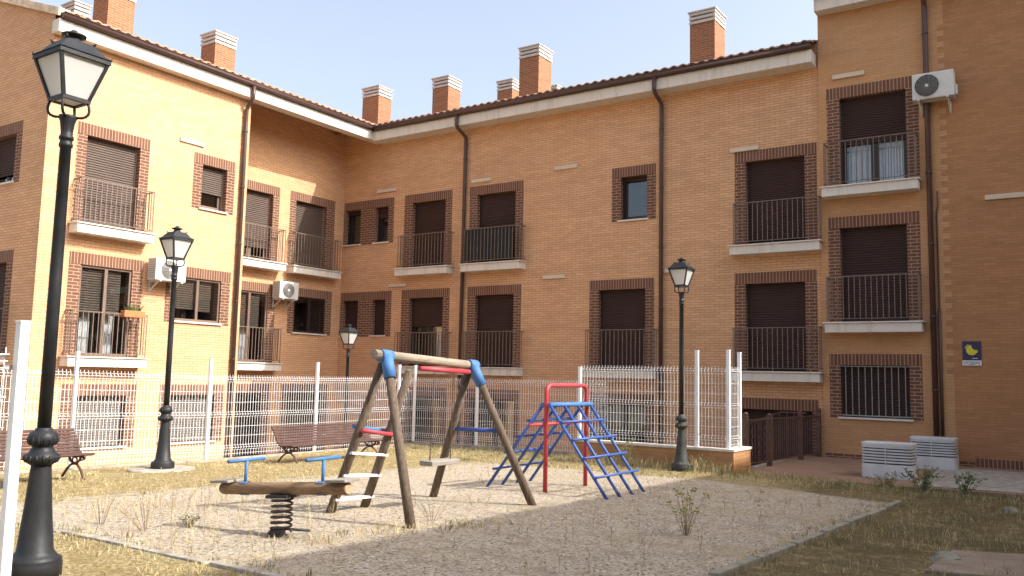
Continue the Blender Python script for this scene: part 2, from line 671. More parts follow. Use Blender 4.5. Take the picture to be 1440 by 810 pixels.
def window(W, parent, s, ops, kind='door', f=1.0, smat=None, sill=True, curtain=None, bars=False, name=None,
           frame_mat=None, jambs=(True, True)):
    """s=(u0,u1,z0,z1) brick surround, ops=[(o0,o1,zo0,zo1)] openings in it."""
    u0, u1, z0, z1 = s
    smat = smat or SHUT
    frame_mat = frame_mat or FRAME
    first = None
    for oi, (a0, a1, b0, b1) in enumerate(ops):
        ff = f[oi] if isinstance(f, (list, tuple)) else f
        fr = MB()
        slider = kind == 'slider'
        fn = -0.035 if slider else -0.20
        d = 0.045
        t = 0.05
        fr.wbox(W, a0, a0 + t, fn - d, fn, b0, b1)
        fr.wbox(W, a1 - t, a1, fn - d, fn, b0, b1)
        fr.wbox(W, a0 + t, a1 - t, fn - d, fn, b1 - t, b1)
        fr.wbox(W, a0 + t, a1 - t, fn - d, fn, b0, b0 + t + 0.02)
        mid = (a0 + a1) / 2
        wide = (a1 - a0) > 0.9
        if wide:
            fr.wbox(W, mid - 0.035, mid + 0.035, fn - d - 0.004, fn + 0.004, b0 + t + 0.02, b1 - t)
        if kind == 'small' or (kind == 'door'):
            # inner sash
            for q0, q1 in ([(a0 + t, mid - 0.035), (mid + 0.035, a1 - t)] if wide else [(a0 + t, a1 - t)]):
                e = 0.045
                fr.wbox(W, q0, q0 + e, fn - d + 0.006, fn - 0.006, b0 + 0.07, b1 - t)
                fr.wbox(W, q1 - e, q1, fn - d + 0.006, fn - 0.006, b0 + 0.07, b1 - t)
                fr.wbox(W, q0 + e, q1 - e, fn - d + 0.006, fn - 0.006, b0 + 0.07, b0 + 0.12)
            if ff > 0:        # shutter guides
                fr.wbox(W, a0, a0 + 0.035, -0.175, -0.13, b0, b1)
                fr.wbox(W, a1 - 0.035, a1, -0.175, -0.13, b0, b1)
        win = fr.build(name or ('balcony_door' if kind in ('door',) and (b1 - b0) > 1.6 else 'window'), frame_mat, parent)
        if first is None:
            first = win
        # panes
        gmb = MB()
        gmb.wbox(W, a0 + t, a1 - t, fn - d / 2 - 0.003, fn - d / 2, b0 + t + 0.02, b1 - t)
        gmb.build('pane', GLASS, win)
        # room behind
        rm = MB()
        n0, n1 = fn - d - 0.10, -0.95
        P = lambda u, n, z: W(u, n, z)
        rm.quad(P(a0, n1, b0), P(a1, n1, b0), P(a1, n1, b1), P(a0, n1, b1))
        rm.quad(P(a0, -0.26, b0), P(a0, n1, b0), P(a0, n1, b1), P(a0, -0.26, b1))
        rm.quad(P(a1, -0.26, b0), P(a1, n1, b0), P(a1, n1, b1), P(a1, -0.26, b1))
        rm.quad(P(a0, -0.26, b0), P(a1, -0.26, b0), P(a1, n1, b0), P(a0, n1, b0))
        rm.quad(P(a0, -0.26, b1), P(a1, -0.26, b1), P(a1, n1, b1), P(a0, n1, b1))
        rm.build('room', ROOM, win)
        if ff > 0:
            zb = b1 - ff * (b1 - b0)
            if slider:
                if wide:
                    shutter(W, a0 + t, mid - 0.02, zb, b1 - 0.02, -0.12, smat, win)
                    shutter(W, mid + 0.02, a1 - t - 0.16, zb - 0.03, b1 - 0.02, -0.12, smat, win)
                else:
                    shutter(W, a0 + t, a1 - t, zb, b1 - 0.02, -0.12, smat, win)
            else:
                shutter(W, a0 + 0.037, a1 - 0.037, zb, b1, -0.14, smat, win)
        if curtain:
            cm = MB()
            for c0, c1 in curtain:
                k = max(4, int((c1 - c0) * 36))
                for i in range(k):
                    q0, q1 = c0 + (c1 - c0) * i / k, c0 + (c1 - c0) * (i + 1) / k
                    nn0 = -0.34 - 0.02 * (i % 2)
                    nn1 = -0.34 - 0.02 * ((i + 1) % 2)
                    cm.quad(W(q0, nn0, b0 + 0.05), W(q1, nn1, b0 + 0.05), W(q1, nn1, b1 - 0.03), W(q0, nn0, b1 - 0.03))
            cm.build('curtain', curtain_mat, win)
        if sill and b0 > z0 - 0.2 and kind != 'door':
            sm = MB()
            sm.wbox(W, a0 - 0.06, a1 + 0.06, -0.10, 0.05, b0 - 0.035, b0 + 0.004)
            sm.build('sill', STONE, win)
        if bars:
            bb = MB()
            nb = int((a1 - a0) / 0.135)
            for i in range(nb):
                u = a0 + (a1 - a0) * (i + 0.7) / (nb + 0.4)
                bb.wbox(W, u - 0.008, u + 0.008, -0.055, -0.039, b0 + 0.05, b1 - 0.03)
            bb.wbox(W, a0, a1, -0.058, -0.036, b0 + 0.03, b0 + 0.055)
            bb.wbox(W, a0, a1, -0.058, -0.036, b1 - 0.035, b1 - 0.01)
            bb.build('window_bars', bars, win)
    # brick surround on the first window
    zt = max(o[3] for o in ops)
    zb = z0
    sm = MB()
    sm.wbox(W, u0, u1, -0.27, 0.007, zt, z1)
    so = sm.build('brick_lintel', SOLDIER, first)
    edges = [u0] + [e for o in ops for e in (o[0], o[1])] + [u1]
    for i in range(0, len(edges), 2):
        if edges[i + 1] - edges[i] > 0.01:
            jm = MB()
            jm.wbox(W, edges[i], edges[i + 1], -0.27, 0.006, zb, zt)
            jm.build('brick_jamb', BROWN, first)
    for o in ops:
        if o[2] > zb + 0.02:
            jm = MB()
            jm.wbox(W, o[0], o[1], -0.27, -0.02, zb, o[2] - 0.04)
            jm.build('brick_apron', BROWN, first)
    return first


def railing_mesh(W, u0, u1, z, p=0.30):
    mb = MB()
    zt = z + 0.985
    # rails
    for (a, b) in (((u0, p), (u1, p)), ((u0, 0.0), (u0, p)), ((u1, 0.0), (u1, p))):
        for zz, h in ((zt, 0.02), (z + 0.075, 0.012)):
            n0, n1 = min(a[1], b[1]), max(a[1], b[1])
            if a[0] == b[0]:
                mb.wbox(W, a[0] - 0.014, a[0] + 0.014, n0, n1 - 0.014, zz - h, zz)
            else:
                mb.wbox(W, a[0] - 0.014, b[0] + 0.014, p - 0.014, p + 0.014, zz - h, zz)
    k = int(round((u1 - u0) / 0.115))
    for i in range(k + 1):
        u = u0 + (u1 - u0) * i / k
        lo = z if i in (0, k, k // 2) else z + 0.075
        mb.wbox(W, u - 0.0075, u + 0.0075, p - 0.0075, p + 0.0075, lo, zt - 0.01)
    for s_ in (u0, u1):
        for nn in (0.10, 0.20):
            mb.wbox(W, s_ - 0.0075, s_ + 0.0075, nn - 0.0075, nn + 0.0075, z + 0.075, zt - 0.01)
    return mb


def balcony(W, parent, u0, u1, z, ru0=None, ru1=None):
    sl = MB()
    sl.wbox(W, u0, u1, -0.02, 0.335, z - 0.225, z - 0.032)
    b = sl.build('balcony', STONE, parent, bevel=0.008)
    cp = MB()
    cp.wbox(W, u0 - 0.035, u1 + 0.035, -0.02, 0.37, z - 0.03, z)
    cp.build('coping', STONE, b, bevel=0.006)
    ru0 = u0 + 0.05 if ru0 is None else ru0
    ru1 = u1 - 0.05 if ru1 is None else ru1
    railing_mesh(W, ru0, ru1, z).build('railing', RAIL, b)
    return b


def tile_roof(parent, P, u0, u1, n_edge, n_ridge, z_edge, slope, name='roof'):
    """P(u, back, z): barrel tile sheet rising from its eave line."""
    mb = MB()
    per = 0.24
    k = int((u1 - u0) / per)
    sub = 6
    rows = [0.0, 0.40, 0.401, 0.80, 0.801, 1.2, 1.201, 2.0, n_ridge - n_edge]
    prof = []
    for i in range(k * sub + 1):
        u = u0 + (u1 - u0) * i / (k * sub)
        ph = (i % sub) / sub * 2 * math.pi
        prof.append((u, 0.055 * (0.5 - 0.5 * math.cos(ph)) ** 0.7))
    base = len(mb.v)
    for ri, r in enumerate(rows):
        lift = 0.03 if ri in (2, 4, 6) else 0.0
        for u, h in prof:
            mb.v.append(P(u, n_edge + r, z_edge + slope * r + h - 0.02 * (1 if ri in (1, 3, 5) else 0) + (0.012 if ri in (0, 2, 4, 6) else 0)))
    w = len(prof)
    for ri in range(len(rows) - 1):
        for i in range(w - 1):
            a = base + ri * w + i
            mb.face((a, a + 1, a + 1 + w, a + w), True)
    # thickness at the eave: closed tile ends
    b2 = len(mb.v)
    for u, h in prof:
        mb.v.append(P(u, n_edge, z_edge + h - 0.02))
    for i in range(w - 1):
        mb.face((base + i, base + i + 1, b2 + i + 1, b2 + i))
    # underside
    b3 = len(mb.v)
    mb.v += [P(u0, n_edge, z_edge - 0.03), P(u1, n_edge, z_edge - 0.03), P(u1, n_ridge, z_edge - 0.03 + slope * (n_ridge - n_edge)),
             P(u0, n_ridge, z_edge - 0.03 + slope * (n_ridge - n_edge))]
    mb.face((b3, b3 + 1, b3 + 2, b3 + 3))
    return mb.build(name, CLAY, parent)


def gutter(parent, P, u0, u1, n, z):
    mb = MB()
    pr = [(0.0, 0.0), (0.0, 0.13)]
    # half-round trough swept along the eave
    k = 10
    sec = []
    for i in range(k + 1):
        a = math.pi * i / k
        sec.append((n + 0.065 - 0.065 * math.cos(a), z + 0.075 - 0.075 * math.sin(a) * 1.0))
    sec = [(n, z + 0.13)] + sec + [(n + 0.13, z + 0.13), (n + 0.145, z + 0.135), (n + 0.145, z + 0.12)]
    base = len(mb.v)
    for u in (u0, u1):
        for nn, zz in sec:
            mb.v.append(P(u, nn, zz))
    w = len(sec)
    for i in range(w - 1):
        mb.face((base + i, base + i + 1, base + w + i + 1, base + w + i), True)
    mb.face([base + i for i in range(w)])
    mb.face([base + w + i for i in range(w)])
    return mb.build('gutter', GUTTER, parent)


def downpipe(parent, W, u, ztop, zbot, n_out, r=0.052):
    mb = MB()
    mb.tube([W(u, n_out, ztop), W(u, n_out, ztop - 0.28), W(u, n_out - 0.05, ztop - 0.36), W(u, 0.12, ztop - 0.52), W(u, 0.085, ztop - 0.60),
             W(u, 0.085, ztop - 1.0), W(u, 0.085, zbot)], r, 10)
    z = ztop - 1.2
    while z > zbot + 0.5:
        mb.tube([W(u, 0.085, z), W(u, 0.085, z + 0.035)], r + 0.011, 10)
        mb.wbox(W, u - 0.015, u + 0.015, 0.0, 0.05, z, z + 0.035)
        z -= 1.5
    return mb.build('downpipe', GUTTER, parent)


def chimney(parent, x0, x1, y0, y1, zb, zt):
    c = MB()
    c.box(x0, x1, y0, y1, zb, zt - 0.36)
    ch = c.build('chimney', REDBRICK, parent)
    k = MB()
    e = 0.02
    for i in range(3):
        z = zt - 0.36 + 0.02 + i * 0.12
        k.box(x0 - e, x1 + e, y0 - e, y1 + e, z, z + 0.075)
    k.box(x0 - 0.05, x1 + 0.05, y0 - 0.05, y1 + 0.05, zt - 0.02, zt + 0.015)
    k.build('chimney_cap', CAPSTONE, ch, bevel=0.006)
    d = MB()
    d.box(x0 + 0.06, x1 - 0.06, y0 + 0.06, y1 - 0.06, zt - 0.359, zt - 0.03)
    d.build('vent_core', DARK, ch)
    return ch


def vents(parent, W, spots):
    for (u0, u1, z) in spots:
        mb = MB()
        mb.wbox(W, u0, u1, -0.02, 0.045, z - 0.05, z + 0.05)
        mb.build('vent_stone', CREAM, parent, bevel=0.006)


# ------------------------------------------------------------------ main L-shaped building (left wing and back wing)
curtain_mat = CURT
ZT = 7.30
bl = thing('apartment_building', (0, 0, PATIO),
           'L-shaped two-winged tan brick apartment building with brown shutters, sunlit on its left wing', 'building')
holesA, holesA0, holesB, holesD = [], [], [], []
UP, LO, BA = 5.41, 2.51, -0.38                     # top of the brown brick lintels of each storey
OU, OL, OB = 5.15, 2.25, -0.63
FU, FL, FB = 3.13, 0.23, -2.90


def H(lst, s):
    lst.append(s)
    return s


# left wing, sunlit front
s = H(holesA, (-9.53, -7.77, FU, UP))
window(WA, bl, s, [(-9.30, -8.01, FU, OU)], f=0.985, smat=SHUT_G, frame_mat=FRAME_T)
balcony(WA, bl, -9.57, -7.72, FU)
s = H(holesA, (-6.55, -5.31, 4.01, UP))
window(WA, bl, s, [(-6.29, -5.55, 4.03, OU)], kind='small', f=0.62, smat=SHUT_G, frame_mat=FRAME_T)
s = H(holesA, (-9.51, -7.74, FL, LO))
window(WA, bl, s, [(-9.24, -8.00, FL, OL)], kind='slider', f=0.52, smat=SHUT_G, frame_mat=FRAME_T,
       curtain=[(-9.0, -8.75), (-8.45, -8.2)])
balcony(WA, bl, -9.56, -7.70, FL)
s = H(holesA, (-7.12, -5.27, 1.13, LO))
window(WA, bl, s, [(-6.87, -5.54, 1.16, OL)], kind='slider', f=0.72, smat=SHUT_G, frame_mat=FRAME_T)
s = H(holesA, (-9.49, -7.72, -1.80, BA))
window(WA, bl, s, [(-9.20, -7.97, -1.77, OB)], kind='small', f=0.98, smat=SHUT_P, bars=RAIL)
s = H(holesA, (-7.10, -5.27, -1.80, BA))
window(WA, bl, s, [(-6.82, -5.53, -1.77, OB)], kind='small', f=0.98, smat=SHUT_P, bars=RAIL)
# recessed bay
s = H(holesA0, (-4.42, -2.64, FU, UP))
window(WA0, bl, s, [(-4.15, -2.88, FU, OU)], f=0.80, smat=SHUT_G, frame_mat=FRAME_T)
balcony(WA0, bl, -4.46, -2.56, FU)
s = H(holesA0, (-2.24, -0.40, FU, UP))
window(WA0, bl, s, [(-2.00, -0.74, FU, OU)], f=0.985, smat=SHUT_G, frame_mat=FRAME_T)
balcony(WA0, bl, -2.27, -0.34, FU)
s = H(holesA0, (-4.42, -2.63, FL, LO))
window(WA0, bl, s, [(-4.15, -2.89, FL, OL)], kind='slider', f=0.5, smat=SHUT_G, frame_mat=FRAME_T,
       curtain=[(-3.85, -3.35)])
balcony(WA0, bl, -4.46, -2.56, FL)
s = H(holesA0, (-2.14, -0.38, 1.13, LO))
window(WA0, bl, s, [(-1.90, -0.62, 1.16, OL)], kind='slider', f=0.0)
s = H(holesA0, (-4.42, -2.66, FB, BA))
window(WA0, bl, s, [(-4.15, -2.92, FB, OB)], kind='slider', f=0.0)
s = H(holesA0, (-2.24, -0.40, FB, BA))
window(WA0, bl, s, [(-2.00, -0.66, FB, OB)], kind='slider', f=0.0)
# back wing
s = H(holesB, (0.03, 2.15, 4.00, UP))
window(WB, bl, s, [(0.09, 0.76, 4.03, OU), (1.38, 1.92, 4.03, OU)], kind='small', f=[0.12, 0.30])
s = H(holesB, (0.03, 2.17, 1.12, LO))
window(WB, bl, s, [(0.13, 0.79, 1.15, OL), (1.39, 1.92, 1.15, OL)], kind='small', f=[0.985, 0.985])
for (u0, u1, a0, a1, z0, z1, zo, f) in ((2.57, 4.40, 2.89, 4.16, FU, UP, OU, 0.985), (5.04, 6.89, 5.31, 6.63, FU, UP, OU, 0.985),
                                        (12.88, 14.77, 13.14, 14.50, FU, UP, OU, 0.94),
                                        (2.57, 4.40, 2.89, 4.16, FL, LO, OL, 0.42), (5.05, 6.88, 5.32, 6.63, FL, LO, OL, 0.985),
                                        (9.00, 10.82, 9.26, 10.58, FL, LO, OL, 0.985), (12.86, 14.74, 13.12, 14.48, FL, LO, OL, 0.985)):
    s = H(holesB, (u0, u1, z0, z1))
    window(WB, bl, s, [(a0, a1, z0, zo)], f=f, curtain=[(3.70, 3.95)] if f == 0.42 else None)
    balcony(WB, bl, u0 - 0.03, u1 + 0.11, z0, u0 + 0.06, u1 + 0.10)
s = H(holesB, (9.62, 10.85, 3.99, UP))
window(WB, bl, s, [(9.87, 10.61, 4.02, OU)], kind='small', f=0.10)
for (u0, u1, a0, a1, f, cu) in ((2.57, 4.40, 2.85, 4.15, 0.0, None), (5.05, 6.88, 5.20, 6.72, 0.0, [(5.75, 5.92), (6.30, 6.62)]),
                                (9.03, 10.83, 9.28, 10.58, 0.0, None), (12.90, 14.74, 13.02, 14.60, 0.985, None)):
    s = H(holesB, (u0, u1, FB, BA))
    curtain_mat = BLIND
    window(WB, bl, s, [(a0, a1, FB, OB)], f=f, curtain=cu)
curtain_mat = CURT
# shaded gable side of the left wing
s = H(holesD, (-1.50, 0.31, 4.02, UP))
window(WD, bl, s, [(-1.25, 0.06, 4.05, OU)], kind='small', f=0.80)
s = H(holesD, (-1.50, 0.34, FL, LO))
window(WD, bl, s, [(-1.25, 0.09, FL, OL)], f=0.985)
balcony(WD, bl, -1.54, 0.36, FL)
s = H(holesD, (-1.50, 0.34, FB, BA))
window(WD, bl, s, [(-1.25, 0.09, FB, OB)], f=0.985)

w = MB()
wall_grid(w, WA, -10.2, -4.91, PATIO, ZT, holesA)
wall_grid(w, WA0, -4.91, 0.0, PATIO, 7.90, holesA0)
wall_grid(w, WB, 0.0, 14.86, PATIO, 7.735, holesB)
wall_grid(w, WD, -8.0, 1.33, PATIO, ZT, holesD)
w.quad((0, -4.91, PATIO), (1.33, -4.91, PATIO), (1.33, -4.91, 7.32), (0, -4.91, 7.80))
# gable triangle, back and end walls
RS = 0.35
w.v += [(-8.0, -10.2, ZT), (1.33, -10.2, ZT), (1.33, -10.2, 7.67), (-3.3, -10.2, 9.29), (-8.0, -10.2, 7.60)]
w.face([len(w.v) - 5 + q for q in range(5)])
w.quad((-8.0, -10.2, PATIO), (-8.0, 9.0, PATIO), (-8.0, 9.0, ZT), (-8.0, -10.2, ZT))
w.quad((-8.0, 9.0, PATIO), (14.86, 9.0, PATIO), (14.86, 9.0, ZT), (-8.0, 9.0, ZT))
w.build('wall', BRICK, bl)
# eaves: white beam under the gutters
e = MB()
EZ0, EZ1 = 7.17, 7.46
e.box(1.31, 1.59, -10.25, -0.002, EZ0, EZ1)
n0 = len(e.v)                                       # soffit over the recess follows the roof slope
e.v += [(1.308, -4.915, EZ0 + 0.02), (1.308, -0.003, EZ0 + 0.02), (0.002, -0.003, EZ0 + 0.48), (0.002, -4.915, EZ0 + 0.48),
        (1.308, -4.915, EZ0 + 0.10), (1.308, -0.003, EZ0 + 0.10), (0.002, -0.003, EZ0 + 0.56), (0.002, -4.915, EZ0 + 0.56)]
for q in ((0, 3, 2, 1), (4, 5, 6, 7), (0, 1, 5, 4), (1, 2, 6, 5), (2, 3, 7, 6), (3, 0, 4, 7)):
    e.face([n0 + v for v in q])
e.box(1.592, 14.80, -0.48, 0.4, 7.13, 7.42)
e.build('eave', STONE, bl, bevel=0.01)
gutter(bl, lambda u, n, z: (n, u, z), -10.22, -0.62, 1.592, 7.45)
gutter(bl, lambda u, n, z: (u, -n, z), 1.73, 14.80, 0.482, 7.41)
tile_roof(bl, lambda u, b, z: (-b, u, z), -10.05, 9.0, -1.70, 3.3, 7.595, RS)
tile_roof(bl, lambda u, b, z: (u, b, z), -8.0, 14.80, -0.59, 4.4, 7.555, RS)
rb = MB()
rb.quad((-3.3, -10.2, 9.33), (-3.3, 9, 9.33), (-8.2, 9, 7.6), (-8.2, -10.2, 7.6))
rb.quad((-8, 4.4, 9.24), (14.8, 4.4, 9.24), (14.8, 9.2, 7.56), (-8, 9.2, 7.56))
rb.build('roof', CLAY, bl)
# verge tiles up the gable
vt = MB()
for i in range(14):
    x = 1.62 - i * 0.36
    z = 7.60 + RS * (1.74 - x)
    d = Vector((-0.36, 0, 0.36 * RS))
    vt.obox((x - 0.18, -10.17, z + 0.045), (-0.176, 0, 0.176 * RS), (0, 0.13, 0), (0.02, 0, 0.045))
    vt.obox((x - 0.18, -10.27, z - 0.02), (-0.176, 0, 0.176 * RS), (0, 0.028, 0), (0.02, 0, 0.06))
vt.build('verge_tiles', CLAY_P, bl, bevel=0.008)
downpipe(bl, WA, -5.11, 7.46, PATIO, 0.33)
downpipe(bl, WB, 4.90, 7.42, PATIO, 0.55)
downpipe(bl, WB, 11.03, 7.42, PATIO, 0.55)
vents(bl, WA, [(-6.99, -6.30, 5.63)])
vents(bl, WB, [(1.46, 2.22, 5.64), (2.07, 2.76, 2.66), (5.11, 5.78, 5.56), (7.59, 8.26, 2.66), (7.90, 8.59, 5.61), (11.10, 11.75, 2.66),
               (12.77, 13.46, 5.46)])
# chimneys
for (x0, x1, y0, y1, zt) in ((-1.32, -0.56, 2.0, 2.65, 10.03), (1.87, 2.53, 2.0, 2.66, 9.82), (5.33, 6.04, 2.0, 2.75, 10.18),
                             (10.94, 11.65, 2.0, 2.78, 10.06), (2.75, 3.38, 4.5, 5.1, 10.33), (4.15, 4.65, 5.4, 5.9, 10.15),
                             (-1.65, -1.0, -4.44, -3.73, 9.80), (-1.70, -1.0, -7.72, -6.99, 10.0), (-3.6, -3.0, -7.52, -7.10, 9.98),
                             (-3.5, -3.0, -1.10, -0.10, 9.55)):
    chimney(bl, x0, x1, y0, y1, 7.7, zt)

# ------------------------------------------------------------------ taller block on the right
bc = thing('apartment_building', (20, 0, -1.58),
           'taller shaded brick block at the right with a small navy sign on its wall', 'building')
holesC = []
s = H(holesC, (15.03, 16.90, 4.27, 6.56))
window(WC, bc, s, [(15.30, 16.66, 4.27, 6.30)], f=0.52, curtain=[(15.42, 15.90), (16.05, 16.54)])
balcony(WC, bc, 14.97, 16.90, 4.27)
s = H(holesC, (15.02, 16.87, 1.30, 3.63))
window(WC, bc, s, [(15.27, 16.62, 1.30, 3.38)], f=0.985)
balcony(WC, bc, 14.99, 16.90, 1.30)
s = H(holesC, (15.00, 16.84, -0.75, 0.63))
window(WC, bc, s, [(15.23, 16.60, -0.72, 0.39)], kind='small', f=0.985, bars=GREY)
w = MB()
CZ = 8.45
wall_grid(w, WC, 14.86, 17.42, PATIO, CZ, holesC)
w.quad((14.86, -0.1, PATIO), (14.86, 9, PATIO), (14.86, 9, CZ + 0.2), (14.86, -0.1, CZ))
w.quad((14.86, 9, PATIO), (WGX, 9, PATIO), (WGX, 9, CZ), (14.86, 9, CZ))
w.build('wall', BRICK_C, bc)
w = MB()
wall_grid(w, WC, 17.42, WGX, PATIO, CZ, [])
z = 0.24
while z < 7.6:                                      # toothed joint between the two brickworks
    w.wbox(WC, 17.30, 17.42, -0.02, 0.004, z, z + 0.12)
    z += 0.24
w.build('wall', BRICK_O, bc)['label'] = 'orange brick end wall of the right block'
e = MB()
e.box(14.86, WGX - 0.4, -0.42, 0.3, 8.30, 8.58)
e.build('eave', STONE, bc, bevel=0.01)
gutter(bc, lambda u, n, z: (u, -n, z), 14.86, WGX - 0.55, 0.422, 8.57)
tile_roof(bc, lambda u, b, z: (u, b, z), 14.80, WGX + 4, -0.53, 4.4, 8.72, RS)
rb = MB()
rb.quad((14.8, 4.4, 10.44), (WGX + 4, 4.4, 10.44), (WGX + 4, 9.2, 8.7), (14.8, 9.2, 8.7))
rb.build('roof', CLAY, bc)
downpipe(bc, WC, 17.08, 8.58, -1.58, 0.49, 0.055)
mb = MB()
mb.tube([WC(17.19, 0.03, -1.5), WC(17.19, 0.03, 0.6), WC(17.19, 0.03, 3.55), WC(17.22, 0.06, 3.68), WC(17.22, 0.05, 4.0)], 0.016, 6)
mb.tube([WC(17.19, 0.03, -1.5), WC(17.19, 0.03, 1.55)], 0.030, 8)
mb.build('cable_conduit', GUTTER, bc)
mb = MB()
mb.wbox(WC, 14.90, 17.75, 0.0, 0.03, -1.72, -1.50)
mb.build('plinth', BROWN, bc)
mb = MB()
mb.wbox(WC, 17.76, WGX - 0.01, 0.0, 0.03, -1.72, -1.42)
mb.build('plinth', SOLDIER, bc)
vents(bc, WC, [(15.17, 15.85, 6.80), (18.08, 18.78, 3.78), (20.3, 21.0, 3.78)])

# wing that closes the courtyard on the right and shades the playground
bw = thing('apartment_building', (WGX, -16, -1.4),
           'tan brick wing opposite the left wing whose shadow covers the right of the playground', 'building')
holesW = []
for j, zz in enumerate((4.0, 1.1)):
    for i in range(5):
        u = 4.0 + i * 5.6
        s = H(holesW, (u, u + 1.85, zz, zz + 2.28))
        window(WW, bw, s, [(u + 0.26, u + 1.59, zz, zz + 2.02)], f=0.985)
        balcony(WW, bw, u - 0.04, u + 1.9, zz)
w = MB()
wall_grid(w, WW, 0.1, 34.0, PATIO, CZ, holesW)
w.quad((WGX, -34, PATIO), (WGX + 9, -34, PATIO), (WGX + 9, -34, CZ), (WGX, -34, CZ))
w.quad((WGX + 9, -34, PATIO), (WGX + 9, 9, PATIO), (WGX + 9, 9, CZ), (WGX + 9, -34, CZ))
w.build('wall', BRICK, bw)
e = MB()
e.box(WGX - 0.32, WGX + 0.3, -34.1, -0.45, 8.30, 8.58)
e.build('eave', STONE, bw, bevel=0.01)
gutter(bw, lambda u, n, z: (WGX - n, u, z), -34.1, -0.6, 0.322, 8.57)
tile_roof(bw, lambda u, b, z: (WGX + b, u, z), -34.1, 5.0, -0.43, 4.5, 8.72, RS)
rb = MB()
rb.quad((WGX + 4.5, -34.1, 10.4), (WGX + 4.5, 9, 10.4), (WGX + 9.2, 9, 8.7), (WGX + 9.2, -34.1, 8.7))
rb.build('roof', CLAY, bw)

# ------------------------------------------------------------------ pavement, kerbs
mb = MB()
poly = [(14.37, -4.52), (WGX, -3.40), (WGX, -0.1), (14.86, -0.1), (14.86, -0.02), (14.37, -0.02)]


def pz(x, y):
    return -1.585 + 0.012 * (y + 0.1)


n0 = len(mb.v)
for x, y in poly:
    mb.v.append((x, y, pz(x, y)))
for x, y in poly:
    mb.v.append((x, y, -2.6))
k = len(poly)
mb.face([n0 + i for i in range(k)])
for i in range(k):
    mb.face((n0 + i, n0 + (i + 1) % k, n0 + k + (i + 1) % k, n0 + k + i))
PAVE = brick('terrazzo_pavement', (0.285, 0.180, 0.118), (0.255, 0.152, 0.097), (0.19, 0.125, 0.085), 0.42, 0.42, 0.008, stain=0.18)
tag(mb.build('pavement', PAVE), kind='structure')
mb = MB()
c = [(17.25, -4.12), (WGX - 0.5, -3.24), (WGX - 0.5, -0.95), (17.75, -0.75), (17.25, -1.1)]
n0 = len(mb.v)
for x, y in c:
    mb.v.append((x, y, pz(x, y) + 0.016))
for x, y in c:
    mb.v.append((x, y, pz(x, y) - 0.04))
k = len(c)
mb.face([n0 + i for i in range(k)])
for i in range(k):
    mb.face((n0 + i, n0 + (i + 1) % k, n0 + k + (i + 1) % k, n0 + k + i))
tag(mb.build('concrete_apron', CONC), kind='structure')


def kerb(pts, wd, h, mat):
    mb = MB()
    for i in range(len(pts) - 1):
        a, b = Vector((*pts[i], 0)), Vector((*pts[i + 1], 0))
        L = (b - a).length
        k = max(1, int(round(L / 1.0)))
        for j in range(k):
            p = a.lerp(b, j / k + 0.004)
            q = a.lerp(b, (j + 1) / k - 0.004)
            jit = random.uniform(-0.008, 0.008)
            p.z = zg(p.x, p.y) + h / 2 - 0.06 + jit
            q.z = zg(q.x, q.y) + h / 2 - 0.06 + jit
            mb.beam(p, q, wd, h + 0.12)
    return tag(mb.build('kerb', mat, bevel=0.012), kind='structure')


kerb([(SX0, SY0), (SX1, SY0)], 0.075, 0.028, CONC)
kerb([(SX1, SY0 + 0.05), (17.42, -6.45)], 0.085, 0.055, CONC_G)
kerb([(SX0, SY0 + 0.05), (SX0 - 0.1, SY1)], 0.06, 0.008, CONC_G)
kerb([(SX0, SY1), (17.35, SY1)], 0.05, 0.004, CONC_G)

# concrete slab in the right foreground
sx, sy = gp(18.42, -10.78)
mb = MB()
pts = [gp(18.36, -10.85), gp(18.44, -9.62), gp(19.5, -9.2), gp(20.6, -10.3)]
z = zg(sx, sy)
n0 = len(mb.v)
for x, y in pts:
    mb.v.append((x, y, z + 0.03))
for x, y in pts:
    mb.v.append((x, y, z - 0.1))
mb.face([n0 + i for i in range(4)])
for i in range(4):
    mb.face((n0 + i, n0 + (i + 1) % 4, n0 + 4 + (i + 1) % 4, n0 + 4 + i))
o = mb.build('concrete_slab', simple('reddish_concrete', (0.215, 0.160, 0.112), 0.9, var=0.3, scale=4, bump=0.3), bevel=0.015)
tag(o, 'low reddish concrete slab sunk in the dry grass at the lower right', 'slab')


def rock(loc, r, label, seed):
    bm = bmesh.new()
    bmesh.ops.create_icosphere(bm, subdivisions=3, radius=1)
    for v in bm.verts:
        d = 1 + 0.35 * noise.noise(v.co * 1.3 + Vector((seed, 0, 0))) + 0.12 * noise.noise(v.co * 4 + Vector((0, seed, 0)))
        v.co = Vector((v.co.x * r * d, v.co.y * r * d * 0.8, v.co.z * r * 0.55 * d))
    me = bpy.data.meshes.new('rock')
    bm.to_mesh(me)
    bm.free()
    me.materials.append(CONC_G)
    o = bpy.data.objects.new('rock', me)
    COL.objects.link(o)
    o.location = loc
    return tag(o, label, 'rock')


x, y = gp(18.64, -4.6)
rock((x, y, zg(x, y) + 0.02), 0.10, 'pale rock in the dry grass below the pavement edge', 3)
x, y = gp(18.45, -10.1)
rock((x, y, zg(x, y) + 0.02), 0.13, 'rough grey lump of concrete beside the slab in the foreground grass', 8)

# ------------------------------------------------------------------ air conditioners


